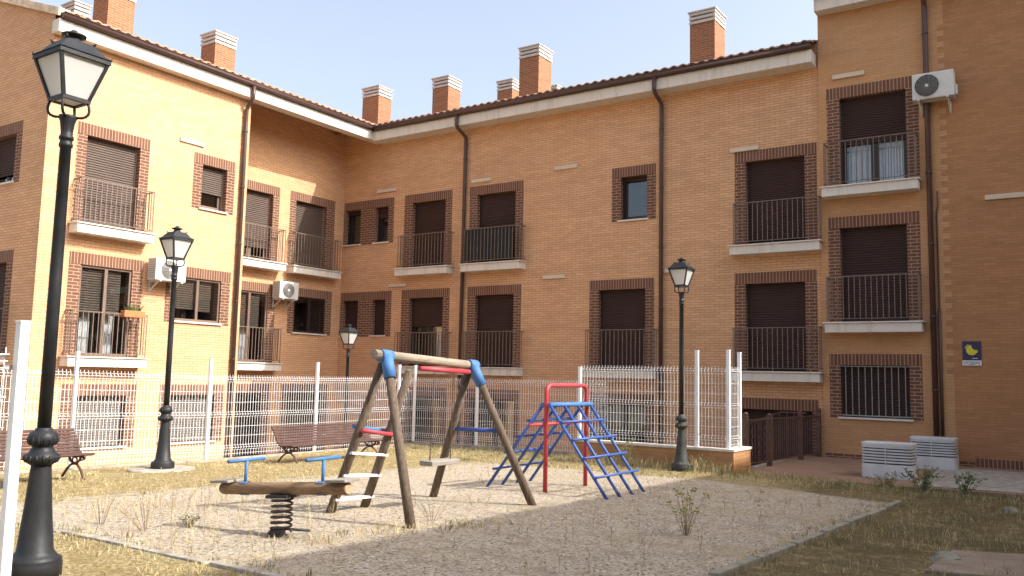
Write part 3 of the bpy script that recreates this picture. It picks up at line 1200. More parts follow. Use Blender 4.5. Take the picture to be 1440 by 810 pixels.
def ac_unit(W, u0, u1, z0, z1, label, fan_side=0.38, stripes=True):
    o = thing('air_conditioner', W((u0 + u1) / 2, 0.0, z0), label, 'air conditioner', 'air conditioners on the walls')
    n0, n1 = 0.10, 0.42
    b = MB()
    b.wbox(W, u0, u1, n0, n1, z0, z1)
    body = b.build('casing', ACW, o, bevel=0.018)
    fc = u0 + (u1 - u0) * fan_side
    zc = (z0 + z1) / 2
    r = (z1 - z0) * 0.41
    f = MB()
    rings = 7
    for i in range(1, rings + 1):
        rr = r * i / rings
        pts = [W(fc + rr * math.cos(a), n1 + 0.014, zc + rr * math.sin(a)) for a in [2 * math.pi * j / 26 for j in range(27)]]
        f.tube(pts, 0.006, 4, cap=False)
    for j in range(12):
        a = 2 * math.pi * j / 12
        f.tube([W(fc + 0.04 * math.cos(a), n1 + 0.016, zc + 0.04 * math.sin(a)), W(fc + r * math.cos(a + .3), n1 + 0.016, zc + r * math.sin(a + .3))], 0.005, 4)
    f.build('fan_grille', GREY, o)
    d = MB()
    k = 28
    c0 = len(d.v)
    for j in range(k):
        a = 2 * math.pi * j / k
        d.v.append(W(fc + r * math.cos(a), n1 + 0.004, zc + r * math.sin(a)))
    for j in range(k):
        a = 2 * math.pi * j / k
        d.v.append(W(fc + r * math.cos(a), n1 - 0.05, zc + r * math.sin(a)))
    d.face([c0 + j for j in range(k)])
    for j in range(k):
        d.face((c0 + j, c0 + (j + 1) % k, c0 + k + (j + 1) % k, c0 + k + j))
    d.build('fan_opening', DARK if not stripes else GREY, o)
    h = MB()
    h.tube([W(fc, n1 + 0.012, zc), W(fc, n1 + 0.026, zc)], 0.035, 14)
    h.build('fan_hub', ACW, o)
    sd = MB()
    for i in range(9):
        zz = z0 + 0.06 + i * (z1 - z0 - 0.12) / 8
        for j in range(4):
            q = n0 + 0.05 + j * 0.062
            sd.wbox(W, u0 - 0.004, u0 + 0.004, q, q + 0.045, zz - 0.012, zz + 0.012)
    sd.build('side_vent', GREY, o)
    vb = MB()
    vb.wbox(W, u1 - 0.001, u1 + 0.045, n0 + 0.05, n0 + 0.2, z0 + 0.05, z0 + 0.26)
    vb.build('valve_cover', ACW, o, bevel=0.01)
    for q in (u0 + 0.12, u1 - 0.12):
        br = MB()
        br.wbox(W, q - 0.02, q + 0.02, 0.0, 0.46, z0 - 0.035, z0 - 0.002)
        br.wbox(W, q - 0.02, q + 0.02, 0.0, 0.03, z0 - 0.26, z0 - 0.035)
        a, c = W(q, 0.026, z0 - 0.25), W(q, 0.36, z0 - 0.03)
        br.beam(a, c, 0.03, 0.02)
        br.build('bracket', ACW, o)
    return o


ac_unit(WA, -7.69, -6.88, 2.06, 2.58, 'white air conditioner on the sunlit wall behind the second lamp post from the left', 0.45)
ac_unit(WA0, -2.83, -2.12, 2.10, 2.60, 'white air conditioner in the corner bay between a balcony door and a dark window', 0.45)
ac_unit(WC, 16.85, 17.63, 5.88, 6.43, 'white air conditioner high on the shaded right block beside its top balcony', 0.36, stripes=False)

# sign
sg = thing('sign', WC(17.75, 0.0, 0.41), 'small navy wall sign with a yellow moon and white name strip', 'sign')
mb = MB()
mb.wbox(WC, 17.585, 17.915, 0.0, 0.02, 0.51, 0.89)
mb.build('navy_panel', NAVY, sg, bevel=0.004)
mb = MB()
mb.wbox(WC, 17.58, 17.92, 0.0, 0.022, 0.405, 0.508)
mb.build('name_strip', SIGNW, sg, bevel=0.004)
mb = MB()
cx, cz, r = 17.755, 0.715, 0.103
bx, bz, br = 17.835, 0.80, 0.088
outer = []
N = 64
pts = []
for i in range(N):
    a = 2 * math.pi * i / N
    p = (cx + r * math.cos(a), cz + r * math.sin(a))
    if (p[0] - bx) ** 2 + (p[1] - bz) ** 2 > br * br:
        pts.append((a, p))
# order along the crescent from one horn to the other
gap = max(range(len(pts)), key=lambda i: (pts[(i + 1) % len(pts)][0] - pts[i][0]) % (2 * math.pi))
pts = pts[gap + 1:] + pts[:gap + 1]
inner = []
a0 = math.atan2(pts[-1][1][1] - bz, pts[-1][1][0] - bx)
a1 = math.atan2(pts[0][1][1] - bz, pts[0][1][0] - bx)
da = (a1 - a0)
while da > math.pi:
    da -= 2 * math.pi
while da < -math.pi:
    da += 2 * math.pi
ring = [p[1] for p in pts] + [(bx + br * math.cos(a0 + da * t / 12), bz + br * math.sin(a0 + da * t / 12)) for t in range(1, 12)]
n0 = len(mb.v)
for x, z in ring:
    mb.v.append(WC(x, 0.026, z))
mb.face([n0 + i for i in range(len(ring))])
for x, z in ring:
    mb.v.append(WC(x, 0.0205, z))
k = len(ring)
for i in range(k):
    mb.face((n0 + i, n0 + (i + 1) % k, n0 + k + (i + 1) % k, n0 + k + i))
mb.build('moon_emblem', YELL, sg)
mb = MB()
arc = [WC(cx + 0.122 * math.cos(a), 0.024, cz + 0.122 * math.sin(a)) for a in [R(172 - i * 8) for i in range(8)]]
mb.tube(arc, [0.002, .006, .008, .009, .009, .008, .006, .002], 6)
mb.wbox(WC, 17.76, 17.86, 0.0205, 0.0235, 0.545, 0.556)
mb.build('white_marks', SIGNW, sg)
mb = MB()
for q in (17.615, 17.88):
    mb.wbox(WC, q - 0.004, q + 0.004, 0.0225, 0.0255, 0.425, 0.49)
mb.wbox(WC, 17.70, 17.80, 0.0225, 0.0255, 0.425, 0.432)
mb.build('strip_marks', NAVY, sg)
fc = bpy.data.curves.new('sign_text', 'FONT')
fc.body = 'ATALIA'
fc.size = 0.068
fc.align_x = 'CENTER'
fc.extrude = 0.0012
tmp = bpy.data.objects.new('sign_text_tmp', fc)
COL.objects.link(tmp)
bpy.context.view_layer.update()
dg = bpy.context.evaluated_depsgraph_get()
me = bpy.data.meshes.new_from_object(tmp.evaluated_get(dg))
bpy.data.objects.remove(tmp)
me.materials.clear()
me.materials.append(NAVY)
to = bpy.data.objects.new('lettering', me)
COL.objects.link(to)
to.parent = sg
to.location = Vector(WC(17.75, 0.0245, 0.443)) - sg.location
to.rotation_euler = (R(90), 0, 0)

# flower box on the lower balcony of the left wing
pb = thing('flower_box', WA(-8.12, 0.32, 1.14), 'orange terracotta flower box with a small green plant hung on the sunlit balcony railing', 'flower box')
mb = MB()
mb.wbox(WA, -8.38, -7.87, 0.235, 0.40, 1.14, 1.29)
mb.build('box', TERRA, pb, bevel=0.012)
mb = MB()
for i in range(60):
    u = random.uniform(-8.32, -7.92)
    p = Vector(WA(u, 0.31, 1.285))
    d = Vector((random.uniform(-.08, .08), random.uniform(-.1, .1), random.uniform(.05, .16)))
    s_ = Vector((random.uniform(-1, 1), random.uniform(-1, 1), 0)).normalized() * 0.012
    mb.quad(p - s_, p + s_, p + d + s_ * 0.6, p + d - s_ * 0.4)
mb.build('plant', LEAF, pb)

# black privacy cloth on a balcony
pc = MB()
k = 60
for i in range(k):
    q0, q1 = 5.13 + 1.62 * i / k, 5.13 + 1.62 * (i + 1) / k
    n_ = lambda t: 0.283 + 0.006 * math.sin(t * 37) + 0.004 * math.sin(t * 91)
    lean = 0.0 if i < k - 6 else 0.06 * (i - k + 6) / 6
    a, b, c2, d = WB(q0, n_(q0), 3.20), WB(q1, n_(q1), 3.20 + lean), WB(q1, n_(q1), 4.10), WB(q0, n_(q0), 4.10)
    pc.quad(a, b, c2, d)
    a, b, c2, d = [(p[0], p[1] + 0.008, p[2]) for p in (a, b, c2, d)]
    pc.quad(a, b, c2, d)
o = pc.build('privacy_screen', SCREEN)
tag(o, 'black privacy cloth tied inside the upper balcony railing near the middle downpipe', 'privacy screen')

# ------------------------------------------------------------------ street lamps


def make_lamp(loc, label):
    o = thing('street_lamp', loc, label, 'street lamp', 'black cast iron street lamps')
    S = 3.77 / 4.15
    Q = S * 0.60
    PR = S * 0.68
    x, y, z = loc
    mb = MB()
    mb.lathe([(r * Q, h * S) for r, h in ((0.315, 0.0), (0.315, 0.10), (0.302, 0.122), (0.306, 0.134), (0.25, 0.152), (0.235, 0.166), (0.205, 0.19), (0.155, 0.50), (0.117, 0.79), (0.115, 0.81))], (x, y, z), 28)
    mb.build('base', IRON, o)
    mb = MB()
    n = 28
    mb.lathe([(r * Q, h * S) for r, h in ((0.113, 0.80), (0.178, 0.826), (0.198, 0.85), (0.192, 0.88), (0.15, 0.895), (0.135, 0.915), (0.118, 0.93), (0.122, 0.945), (0.160, 0.963), (0.172, 0.99), (0.166, 1.02), (0.135, 1.048), (0.10, 1.055), (0.098, 1.07), (0.07, 1.08))], (x, y, z), n)
    # gadroon ribs round the collar and leaves round the bulb
    for j in range(16):
        a = 2 * math.pi * j / 16
        ca, sa = math.cos(a), math.sin(a)
        mb.tube([(x + Q * 0.170 * ca, y + Q * 0.170 * sa, z + S * 0.828), (x + Q * 0.196 * ca, y + Q * 0.196 * sa, z + S * 0.85), (x + Q * 0.190 * ca, y + Q * 0.190 * sa, z + S * 0.878)], 0.0095 * S, 5)
        mb.tube([(x + Q * 0.128 * ca, y + Q * 0.128 * sa, z + S * 0.948), (x + Q * 0.160 * ca, y + Q * 0.160 * sa, z + S * 0.966), (x + Q * 0.170 * ca, y + Q * 0.170 * sa, z + S * 0.992), (x + Q * 0.148 * ca, y + Q * 0.148 * sa, z + S * 1.038)],
                [0.004 * S, 0.008 * S, 0.008 * S, 0.003 * S], 5)
    mb.build('collar', IRON, o)
    mb = MB()
    mb.lathe([(r * PR, h * S) for r, h in ((0.070, 1.06), (0.066, 2.2), (0.060, 3.20), (0.072, 3.205), (0.075, 3.225), (0.066, 3.24), (0.064, 3.26), (0.078, 3.265), (0.078, 3.285), (0.064, 3.295),
                                          (0.064, 3.33), (0.078, 3.40), (0.096, 3.435), (0.096, 3.45), (0.02, 3.455))], (x, y, z), 20)
    mb.build('pole', IRON, o)
    # lantern cage
    zb, zt = 3.57 * S, 3.895 * S
    ab, at = 0.096 * S, 0.187 * S
    cg = MB()
    for sx in (-1, 1):
        for sy in (-1, 1):
            cg.beam((x + sx * ab, y + sy * ab, z + zb), (x + sx * at, y + sy * at, z + zt), 0.024 * S, 0.024 * S, side=(1, 0, 0))
            pts = []
            for t in range(7):
                f = t / 6
                rr = 0.045 + 0.048 * math.sin(f * math.pi / 2) + (0.022 * math.sin(f * math.pi))
                pts.append((x + sx * S * rr, y + sy * S * rr, z + S * (3.44 + 0.13 * f ** 1.4 - 0.02 * math.sin(f * math.pi))))
            cg.tube(pts, 0.0105 * S, 6)
            cg.tube([(x + sx * at * 1.0, y + sy * at * 1.0, z + zt), (x + sx * at * 1.09, y + sy * at * 1.09, z + zt + 0.04 * S)], [0.012 * S, 0.004 * S], 5)
    for q0, q1, zz, hh in ((ab, ab, zb, 0.03), (at, at, zt, 0.035)):
        for i, (ax, ay) in enumerate(((1, 0), (-1, 0), (0, 1), (0, -1))):
            c_ = (x + ax * q0, y + ay * q0, z + zz)
            hx = (0.014 * S, 0, 0) if ax else ((q0 + 0.014 * S), 0, 0)
            hy = (0, (q0 - 0.014 * S), 0) if ax else (0, 0.014 * S, 0)
            cg.obox(c_, hx, hy, (0, 0, hh * S / 2))
    cg.build('lantern_frame', IRON, o)
    for i, (ax, ay) in enumerate(((1, 0), (-1, 0), (0, 1), (0, -1))):
        pn = MB()
        tx, ty = (0, 1) if ax else (1, 0)
        A, B_ = ab - 0.004, at - 0.004
        pn.quad((x + ax * A + tx * A, y + ay * A + ty * A, z + zb), (x + ax * A - tx * A, y + ay * A - ty * A, z + zb),
                (x + ax * B_ - tx * B_, y + ay * B_ - ty * B_, z + zt), (x + ax * B_ + tx * B_, y + ay * B_ + ty * B_, z + zt))
        pn.build('glass_panel', LGLASS, o)
    fl = MB()
    fl.frustum((x, y, z), ab - 0.006, zb - 0.004, ab - 0.006, zb + 0.004)
    fl.build('diffuser', LGLASS, o)
    rf = MB()
    rf.frustum((x, y, z), at + 0.022 * S, zt + 0.018 * S, at - 0.004, zt + 0.040 * S)
    rf.frustum((x, y, z), at - 0.012, zt + 0.0405 * S, 0.105 * S, 4.025 * S)
    rf.lathe([(r * S, h * S) for r, h in ((0.078, 4.02), (0.062, 4.045), (0.052, 4.062), (0.054, 4.078), (0.088, 4.083), (0.090, 4.095), (0.055, 4.108), (0.030, 4.12), (0.022, 4.132), (0.01, 4.136))], (x, y, z), 20)
    for sx in (-1, 1):
        for sy in (-1, 1):
            rf.tube([(x + sx * 0.103 * S, y + sy * 0.103 * S, z + 4.02 * S), (x + sx * 0.118 * S, y + sy * 0.118 * S, z + 4.048 * S)], [0.010, 0.004], 5)
    rf.build('lantern_roof', IRON, o)
    return o


x, y = gp(13.05, -15.98)
L1 = make_lamp((x, y, zg(x, y) - 0.01), 'tall black lamp post in the left foreground, largest of the four')
x, y = gp(6.45, -10.42)
L2 = copy_tree(L1)
L2.location = (x, y, zg(x, y) + 0.0)
L2['label'] = 'black lamp post on a pale concrete footing between the two benches'
ft = MB()
ft.lathe([(0.50, -0.06), (0.50, 0.015), (0.46, 0.03), (0.24, 0.03)], (x, y, zg(x, y)), 18)
ft.build('concrete_footing', CONC, L2)
x, y = gp(12.97, -3.45)
L4 = copy_tree(L1)
L4.location = (x, y, zg(x, y))
L4['label'] = 'black lamp post in front of the low brick wall and its raised fence'
L3 = copy_tree(L1)
d3 = (Vector((3.2, -2.82, 1.23)) - EYE)
L3.location = (4.09, -3.70, 1.155 - 3.68)
L3['label'] = 'black lamp post behind the white fence, standing in the sunken yard by the corner'
for ch in L4.children:
    if ch.name.startswith(('base', 'collar')):
        ch.data = ch.data.copy()
        ch.data.materials[0] = IRON_W

# ------------------------------------------------------------------ fences


def mesh_panel(a, b, z0a, z0b, h, name, parent, tpat=(0.0, 0.09, 0.62, 0.71, 1.34, 1.43)):
    """welded wire panel with V folds between two points."""
    a, b = Vector((*a, 0)), Vector((*b, 0))
    d = b - a
    L = d.length
    t = d.normalized()
    nrm = Vector((t.y, -t.x, 0))
    mb = MB()
    w = 0.0027
    fr = [h * q for q in (0.0, 0.075, 0.105, 0.135, 0.49, 0.52, 0.55, 0.925, 0.955, 0.985, 1.015)]
    off = [0, 0, 0.035, 0, 0, 0.035, 0, 0, 0.035, 0, 0]
    k = int(L / 0.064)
    for i in range(k + 1):
        p = a + t * (0.02 + (L - 0.04) * i / k)
        zz = z0a + (z0b - z0a) * i / k
        base = len(mb.v)
        for q, o_ in zip(fr, off):
            c = p + nrm * o_ + Vector((0, 0, zz + q))
            for sx, sy in ((-1, -1), (1, -1), (1, 1), (-1, 1)):
                mb.v.append(tuple(c + t * sx * w + nrm * sy * w))
        for j in range(len(fr) - 1):
            for s_ in range(4):
                q0 = base + j * 4 + s_
                q1 = base + j * 4 + (s_ + 1) % 4
                mb.face((q0, q1, q1 + 4, q0 + 4))
    for q, o_ in ((0.03, 0), (0.075, 0), (0.105, 0.035), (0.135, 0), (0.25, 0), (0.37, 0), (0.49, 0), (0.52, 0.035), (0.55, 0), (0.67, 0), (0.80, 0), (0.925, 0), (0.955, 0.035), (0.985, 0)):
        p0 = a + nrm * (o_ - 0.008) + Vector((0, 0, z0a + q * h))
        p1 = b + nrm * (o_ - 0.008) + Vector((0, 0, z0b + q * h))
        mb.beam(p0, p1, 0.0055, 0.0055)
    return mb.build(name, WHITE, parent)


def fence_post(x, y, z0, z1, parent, wd=0.055):
    mb = MB()
    mb.box(x - wd / 2, x + wd / 2, y - wd / 2, y + wd / 2, z0, z1)
    mb.box(x - wd / 2 - 0.004, x + wd / 2 + 0.004, y - wd / 2 - 0.004, y + wd / 2 + 0.004, z1 - 0.002, z1 + 0.014)
    return mb.build('fence_post', WHITE, parent, bevel=0.004)


# along the left wing
fl_ = thing('fence', (FX, -8, zg(FX, -8)), 'white welded mesh fence running along the sunlit left wing behind the benches', 'fence', 'white mesh fences')
py = [-16.9, -14.4, -11.91, -9.38, -6.73, -4.14, FY]
for i, yy in enumerate(py):
    fence_post(FX, yy, zg(FX, yy) - 0.15, zg(FX, yy) + (1.86 if i < 6 else 1.86), fl_)
for i in range(len(py) - 1):
    mesh_panel((FX - 0.03, py[i]), (FX - 0.03, py[i + 1]), zg(FX, py[i]) + 0.06, zg(FX, py[i + 1]) + 0.06, 1.50, 'mesh_panel', fl_)
mb = MB()
for i in range(len(py) - 1):
    mb.beam((FX - 0.03, py[i], zg(FX, py[i]) - 0.06), (FX - 0.03, py[i + 1], zg(FX, py[i + 1]) - 0.06), 0.14, 0.18)
mb.build('kerb_strip', CONC, fl_)
# along the back wing
fb_ = thing('fence', (8, FY, zg(8, FY)), 'white welded mesh fence along the back wing behind the swing and climbing frame', 'fence', 'white mesh fences')
px = [FX, 8.07, 11.36]
for xx in px[1:2]:
    fence_post(xx, FY, zg(xx, FY) - 0.15, zg(xx, FY) + 1.84, fb_)
for i in range(len(px) - 1):
    mesh_panel((px[i], FY + 0.03), (px[i + 1], FY + 0.03), zg(px[i], FY) + 0.06, zg(px[i + 1], FY) + 0.06, 1.50, 'mesh_panel', fb_)
mb = MB()
mb.beam((FX - 0.03, FY + 0.03, zg(FX, FY) - 0.04), (11.36, FY + 0.03, zg(11.3, FY) - 0.04), 0.16, 0.22)
mb.build('kerb_strip', CONC, fb_)
# low wall with taller fence
lw = thing('low_wall', (13, WY, zg(13, WY)), 'low orange brick wall with a white top under the raised mesh fence', 'wall')
mb = MB()
ZW = -1.225
mb.box(11.38, 14.52, WY - 0.07, WY + 0.13, -3.0, ZW)
mb.box(14.30, 14.52, WY + 0.13, -3.95, -3.0, ZW)
mb.build('brickwork', brick('rough_tan_brick', (0.46, 0.245, 0.105), (0.38, 0.195, 0.085), (0.33, 0.20, 0.11), 0.245, 0.066, 0.007, stain=0.3), lw)
mb = MB()
mb.box(11.36, 14.54, WY - 0.095, WY + 0.15, ZW, ZW + 0.045)
mb.box(14.28, 14.54, WY + 0.15, -3.93, ZW, ZW + 0.045)
mb.build('coping', STONE, lw, bevel=0.008)
fr_ = thing('fence', (13, WY, ZW), 'white mesh fence standing on the low brick wall, tallest posts at its right end', 'fence', 'white mesh fences')
for xx, yy, zt in ((11.42, WY + 0.03, 0.20), (13.82, WY + 0.03, 0.52), (14.40, WY + 0.03, 0.53), (14.44, -4.32, 0.50)):
    fence_post(xx, yy, ZW + 0.04, zt, fr_, 0.06)
mesh_panel((11.45, WY), (13.80, WY), ZW + 0.07, ZW + 0.07, 1.38, 'mesh_panel', fr_)
mesh_panel((13.84, WY), (14.38, WY), ZW + 0.07, ZW + 0.07, 1.38, 'mesh_panel', fr_)
mesh_panel((14.41, WY + 0.06), (14.44, -4.35), ZW + 0.07, ZW + 0.07, 1.38, 'mesh_panel', fr_)
# fence post close to the camera
fn_ = thing('fence', (14.13, -16.73, -1.4), 'white mesh fence end post close to the camera at the left edge', 'fence', 'white mesh fences')
fence_post(14.13, -16.73, -1.5, 0.265, fn_, 0.062)
mesh_panel((14.11, -16.79), (13.55, -18.6), -1.33, -1.33, 1.42, 'mesh_panel', fn_)
for zz in (-0.03, -0.75):
    mb = MB()
    mb.box(14.085, 14.10, -16.80, -16.755, zz, zz + 0.03)
    mb.build('clamp', GREY, fn_)

# brown railing round the stairwell
br_ = thing('stair_railing', (14.5, -2, -1.6), 'rusty brown metal railing round the stairwell below the right end balcony', 'railing')
rp = [(14.36, -3.75), (14.50, -2.78), (14.63, -1.10), (14.77, -0.17)]
tops = [-0.62, -0.66, -0.64, -0.60]
for (x, y), zt in zip(rp, tops):
    mb = MB()
    mb.box(x - 0.045, x + 0.045, y - 0.045, y + 0.045, -1.75, zt)
    mb.lathe([(0.05, 0), (0.055, 0.02), (0.02, 0.05)], (x, y, zt), 10)
    mb.build('post', IRON_B, br_)
for i in range(3):
    (xa, ya), (xb, yb) = rp[i], rp[i + 1]
    mb = MB()
    zr = -0.72
    mb.beam((xa, ya, zr), (xb, yb, zr), 0.04, 0.025)
    mb.beam((xa, ya, -1.52), (xb, yb, -1.52), 0.03, 0.02)
    L = math.hypot(xb - xa, yb - ya)
    k = int(L / 0.11)
    for j in range(1, k):
        f = j / k
        x, y = xa + (xb - xa) * f, ya + (yb - ya) * f
        if i == 0 and j % 2 == 0:
            pts = [(x + 0.012 * math.cos(t * 0.9), y + 0.012 * math.sin(t * 0.9), -1.5 + 0.76 * t / 34) for t in range(35)]
            mb.tube(pts, 0.009, 4)
        else:
            mb.box(x - 0.008, x + 0.008, y - 0.008, y + 0.008, -1.52, zr)
    mb.build('railing_panel', IRON_B, br_)
mb = MB()
mb.beam((14.55, -0.35, -0.66), (14.0, -0.35, -0.66), 0.035, 0.025)
mb.beam((14.0, -0.35, -0.66), (12.9, -0.35, -1.10), 0.035, 0.025)
for j in range(10):
    x = 14.45 - j * 0.155
    zt = -0.67 if x > 14.0 else -0.67 - (14.0 - x) * 0.4
    mb.box(x - 0.008, x + 0.008, -0.358, -0.342, zt - 1.4, zt)
mb.build('stair_handrail', IRON_B, br_)
# stair flight going down
st = MB()
for i in range(7):
    st.box(14.30 - 0.28 * (i + 1), 14.30 - 0.28 * i, -2.6, -0.02, -3.0, -1.68 - 0.17 * i)
tag(st.build('steps', CONC), kind='structure')

# louvred vent boxes on the pavement


def vent_box(cx, cy, w, d, h, label):
    z0 = pz(cx, cy) + (0.016 if cx > 17.25 else 0)
    o = thing('vent_box', (cx, cy, z0), label, 'vent box', 'white louvred vent boxes')

    def slab(mb, wx, dy, za, zb):
        n0 = len(mb.v)
        k = 40
        ring = []
        for j in range(k):
            a = 2 * math.pi * j / k
            e = 0.40
            ca, sa = math.cos(a), math.sin(a)
            ring.append((cx + wx / 2 * math.copysign(abs(ca) ** e, ca), cy + dy / 2 * math.copysign(abs(sa) ** e, sa)))
        for zz in (za, zb):
            for x, y in ring:
                mb.v.append((x, y, zz))
        mb.face([n0 + j for j in range(k)][::-1])
        mb.face([n0 + k + j for j in range(k)])
        for j in range(k):
            mb.face((n0 + j, n0 + (j + 1) % k, n0 + k + (j + 1) % k, n0 + k + j))
    b = MB()
    hb = h * 0.40
    slab(b, w, d, z0, z0 + hb)
    b.build('plinth', VENTW, o)
    c = MB()
    slab(c, w - 0.07, d - 0.07, z0 + hb, z0 + h - 0.03)
    c.build('dark_core', DARK, o)
    l_ = MB()
    k = 6
    for i in range(k):
        zz = z0 + hb + 0.025 + i * (h - hb - 0.06) / k
        slab(l_, w - 0.01, d - 0.01, zz, zz + (h - hb - 0.06) / k * 0.60)
    l_.build('louvres', VENTW, o)
    t = MB()
    slab(t, w + 0.0, d + 0.0, z0 + h - 0.055, z0 + h)
    t.build('lid', VENTW, o, bevel=0.008)
    r_ = MB()
    r_.box(cx - w * 0.02, cx - w * 0.005, cy - d / 2 - 0.002, cy - d / 2 + 0.02, z0 + hb, z0 + h - 0.05)
    r_.build('rib', VENTW, o)
    return o


vent_box(16.70, -3.08, 0.86, 0.62, 0.60, 'white louvred vent box nearer the camera, at the pavement edge')
vent_box(17.13, -0.93, 0.82, 0.62, 0.59, 'white louvred vent box farther back, against the right block wall')

# ------------------------------------------------------------------ benches


def make_bench(x, y0, y1, label):
    S, V = 0.90, 0.74
    z = zg(x, (y0 + y1) / 2)
    o = thing('park_bench', (x, (y0 + y1) / 2, z), label, 'bench', 'brown slatted park benches')

    def slat(name, parent, prof, w, th):
        mb = MB()
        for (px_, pz_, ang) in prof:
            c = (x + px_ * S, (y0 + y1) / 2, z + pz_ * V)
            ax = (math.cos(ang) * w / 2, 0, math.sin(ang) * w / 2)
            an = (-math.sin(ang) * th / 2, 0, math.cos(ang) * th / 2)
            mb.obox(c, ax, (0, (y1 - y0) / 2, 0), an)
        return mb.build(name, SLAT, parent, bevel=0.006)
    slat('seat', o, [(0.30, 0.425, 0.25), (0.215, 0.415, 0.0), (0.125, 0.405, -0.08), (0.035, 0.40, -0.05)], 0.075, 0.03)
    back = [(-0.035, 0.425, -0.55)]
    for i in range(7):
        t = i / 6
        back.append((-0.085 - 0.19 * t ** 1.3, 0.475 + 0.345 * t, -1.15 - 0.05 * math.sin(t * 3)))
    slat('backrest', o, back, 0.0375, 0.026)
    for yy in (y0 + 0.14, y1 - 0.14):
        mb = MB()

        def P(a, b):
            return (x + a * S, yy, z + b * V)
        r = 0.017
        mb.tube([P(0.30, 0.40), P(0.12, 0.385), P(0.02, 0.385), P(-0.06, 0.42), P(-0.11, 0.50), P(-0.20, 0.68), P(-0.295, 0.845)], r, 6)
        mb.tube([P(0.30, 0.40), P(0.335, 0.40), P(0.345, 0.365), P(0.315, 0.345), P(0.30, 0.37)], 0.015, 6)
        mb.tube([P(0.36, 0.0), P(0.33, 0.03), P(0.25, 0.16), P(0.14, 0.245), P(0.03, 0.255), P(-0.05, 0.31), P(-0.08, 0.40)], r, 6)
        mb.tube([P(-0.23, 0.0), P(-0.20, 0.04), P(-0.10, 0.16), P(0.0, 0.235), P(0.14, 0.265), P(0.21, 0.32), P(0.235, 0.395)], r, 6)
        ring = [P(0.075 + 0.065 * math.cos(a), 0.315 + 0.05 * math.sin(a)) for a in [2 * math.pi * q / 12 for q in range(13)]]
        mb.tube(ring, 0.012, 5, cap=False)
        ring = [P(0.25 + 0.04 * math.cos(a), 0.355 + 0.035 * math.sin(a)) for a in [2 * math.pi * q / 10 for q in range(11)]]
        mb.tube(ring, 0.010, 5, cap=False)
        mb.build('leg', IRON_B, o)
    bt = MB()
    yc = (y0 + y1) / 2
    bt.obox((x - 0.115 * S, yc - 0.05, z + 0.60 * V), (0.012, 0, 0.0), (0, 0.045, 0), (0.005, 0, 0.012))
    bt.build('plate', GREY, o)
    return o


x, _ = gp(6.75, 0)
make_bench(x, gp(0, -8.12)[1], gp(0, -5.55)[1], 'brown slatted bench behind the swing, with its back to the mesh fence')
x, _ = gp(7.02, 0)
make_bench(x, gp(0, -14.5)[1], gp(0, -12.18)[1], 'brown slatted bench at the left edge behind the nearest lamp post')

# ------------------------------------------------------------------ swing frame
bx, by = gp(12.95, -11.2)
sw = thing('swing_frame', (bx, by, zg(bx, by)), 'wooden log swing frame with ladder, blue corner brackets and one plank seat', 'swing')


def gz(x, y, z):
    a, b = gp(x, y)
    return Vector((a, b, z * KS))


def foot(x, y, dz=-0.06):
    a, b = gp(x, y)
    return Vector((a, b, zg(a, b) + dz))


LR = 0.049
apexN, apexF = gz(12.95, -12.10, 0.20), gz(12.95, -10.42, 0.13)
beam_a, beam_b = gz(12.95, -12.28, 0.215), gz(12.95, -10.33, 0.125)
mb = MB()
mb.tube([beam_a, beam_b], LR, 14)
mb.build('beam', LOGY, sw)
n1, n2, lad, f1, f2 = foot(13.73, -12.44), foot(12.21, -12.15), foot(12.20, -11.57), foot(13.66, -9.93), foot(12.07, -10.06)
ltop = gz(12.95, -11.62, 0.08)
for a, b, off in ((n1, apexN, Vector((0.035, 0, -0.03))), (n2, apexN, Vector((-0.05, 0.03, -0.08))), (lad, ltop, Vector((-0.02, 0, -0.03))),
                  (f1, apexF, Vector((0.05, 0, -0.05))), (f2, apexF, Vector((-0.05, 0, -0.08)))):
    mb = MB()
    mb.tube([a, a.lerp(b + off, 0.5), b + off], [LR, LR * 0.97, LR * 0.92], 14)
    mb.build('leg', LOGW, sw)
for ap, leg in ((apexN, n1), (apexF, f1)):
    mb = MB()
    d = (beam_b - beam_a).normalized()
    mb.tube([ap - d * 0.075, ap + d * 0.085], LR + 0.016, 16)
    t = (leg - ap).normalized()
    s0 = ap + Vector((0.035, 0, -0.03))
    mb.tube([s0 - t * 0.03, s0 + t * 0.22], LR + 0.013, 16)
    mb.build('corner_bracket', BLUE_L, sw)
for zf, m_, wd, nm in ((0.115, RUNG, 0.10, 'rung'), (0.265, RUNG, 0.10, 'rung'), (0.405, RUNG, 0.10, 'rung')):
    mb = MB()
    a, b = n2.lerp(apexN, zf), lad.lerp(ltop, zf)
    d = (b - a).normalized()
    mb.beam(a - d * 0.03, b + d * 0.05, wd, 0.028)
    mb.build(nm, m_, sw, bevel=0.004)
a, b = n2.lerp(apexN, 0.545), lad.lerp(ltop, 0.545)
d = (b - a).normalized()
mb = MB()
mb.tube([a - d * 0.02 + Vector((0.06, 0, 0)), b + d * 0.06 + Vector((0.06, 0, 0))], 0.021, 10)
mb.build('rung', RED, sw)['label'] = 'red tube rung'
mb = MB()
mb.tube([a - d * 0.02 + Vector((-0.06, 0, 0.035)), b + d * 0.05 + Vector((-0.06, 0, 0.035))], 0.020, 10)
mb.build('rung', BLUE_L, sw)['label'] = 'blue tube rung'
mb = MB()
mb.tube([gz(12.95, -11.50, 0.045) + Vector((0.02, 0, 0.02)), gz(12.95, -10.50, 0.02) + Vector((0.02, 0, 0.02))], 0.027, 12)
mb.build('hanger_tube', RED, sw)
mb = MB()
a, b = f2.lerp(apexF, 0.545), f1.lerp(apexF, 0.545)
mb.tube([a, b], 0.026, 12)
mb.build('crossbar', BLUE, sw)
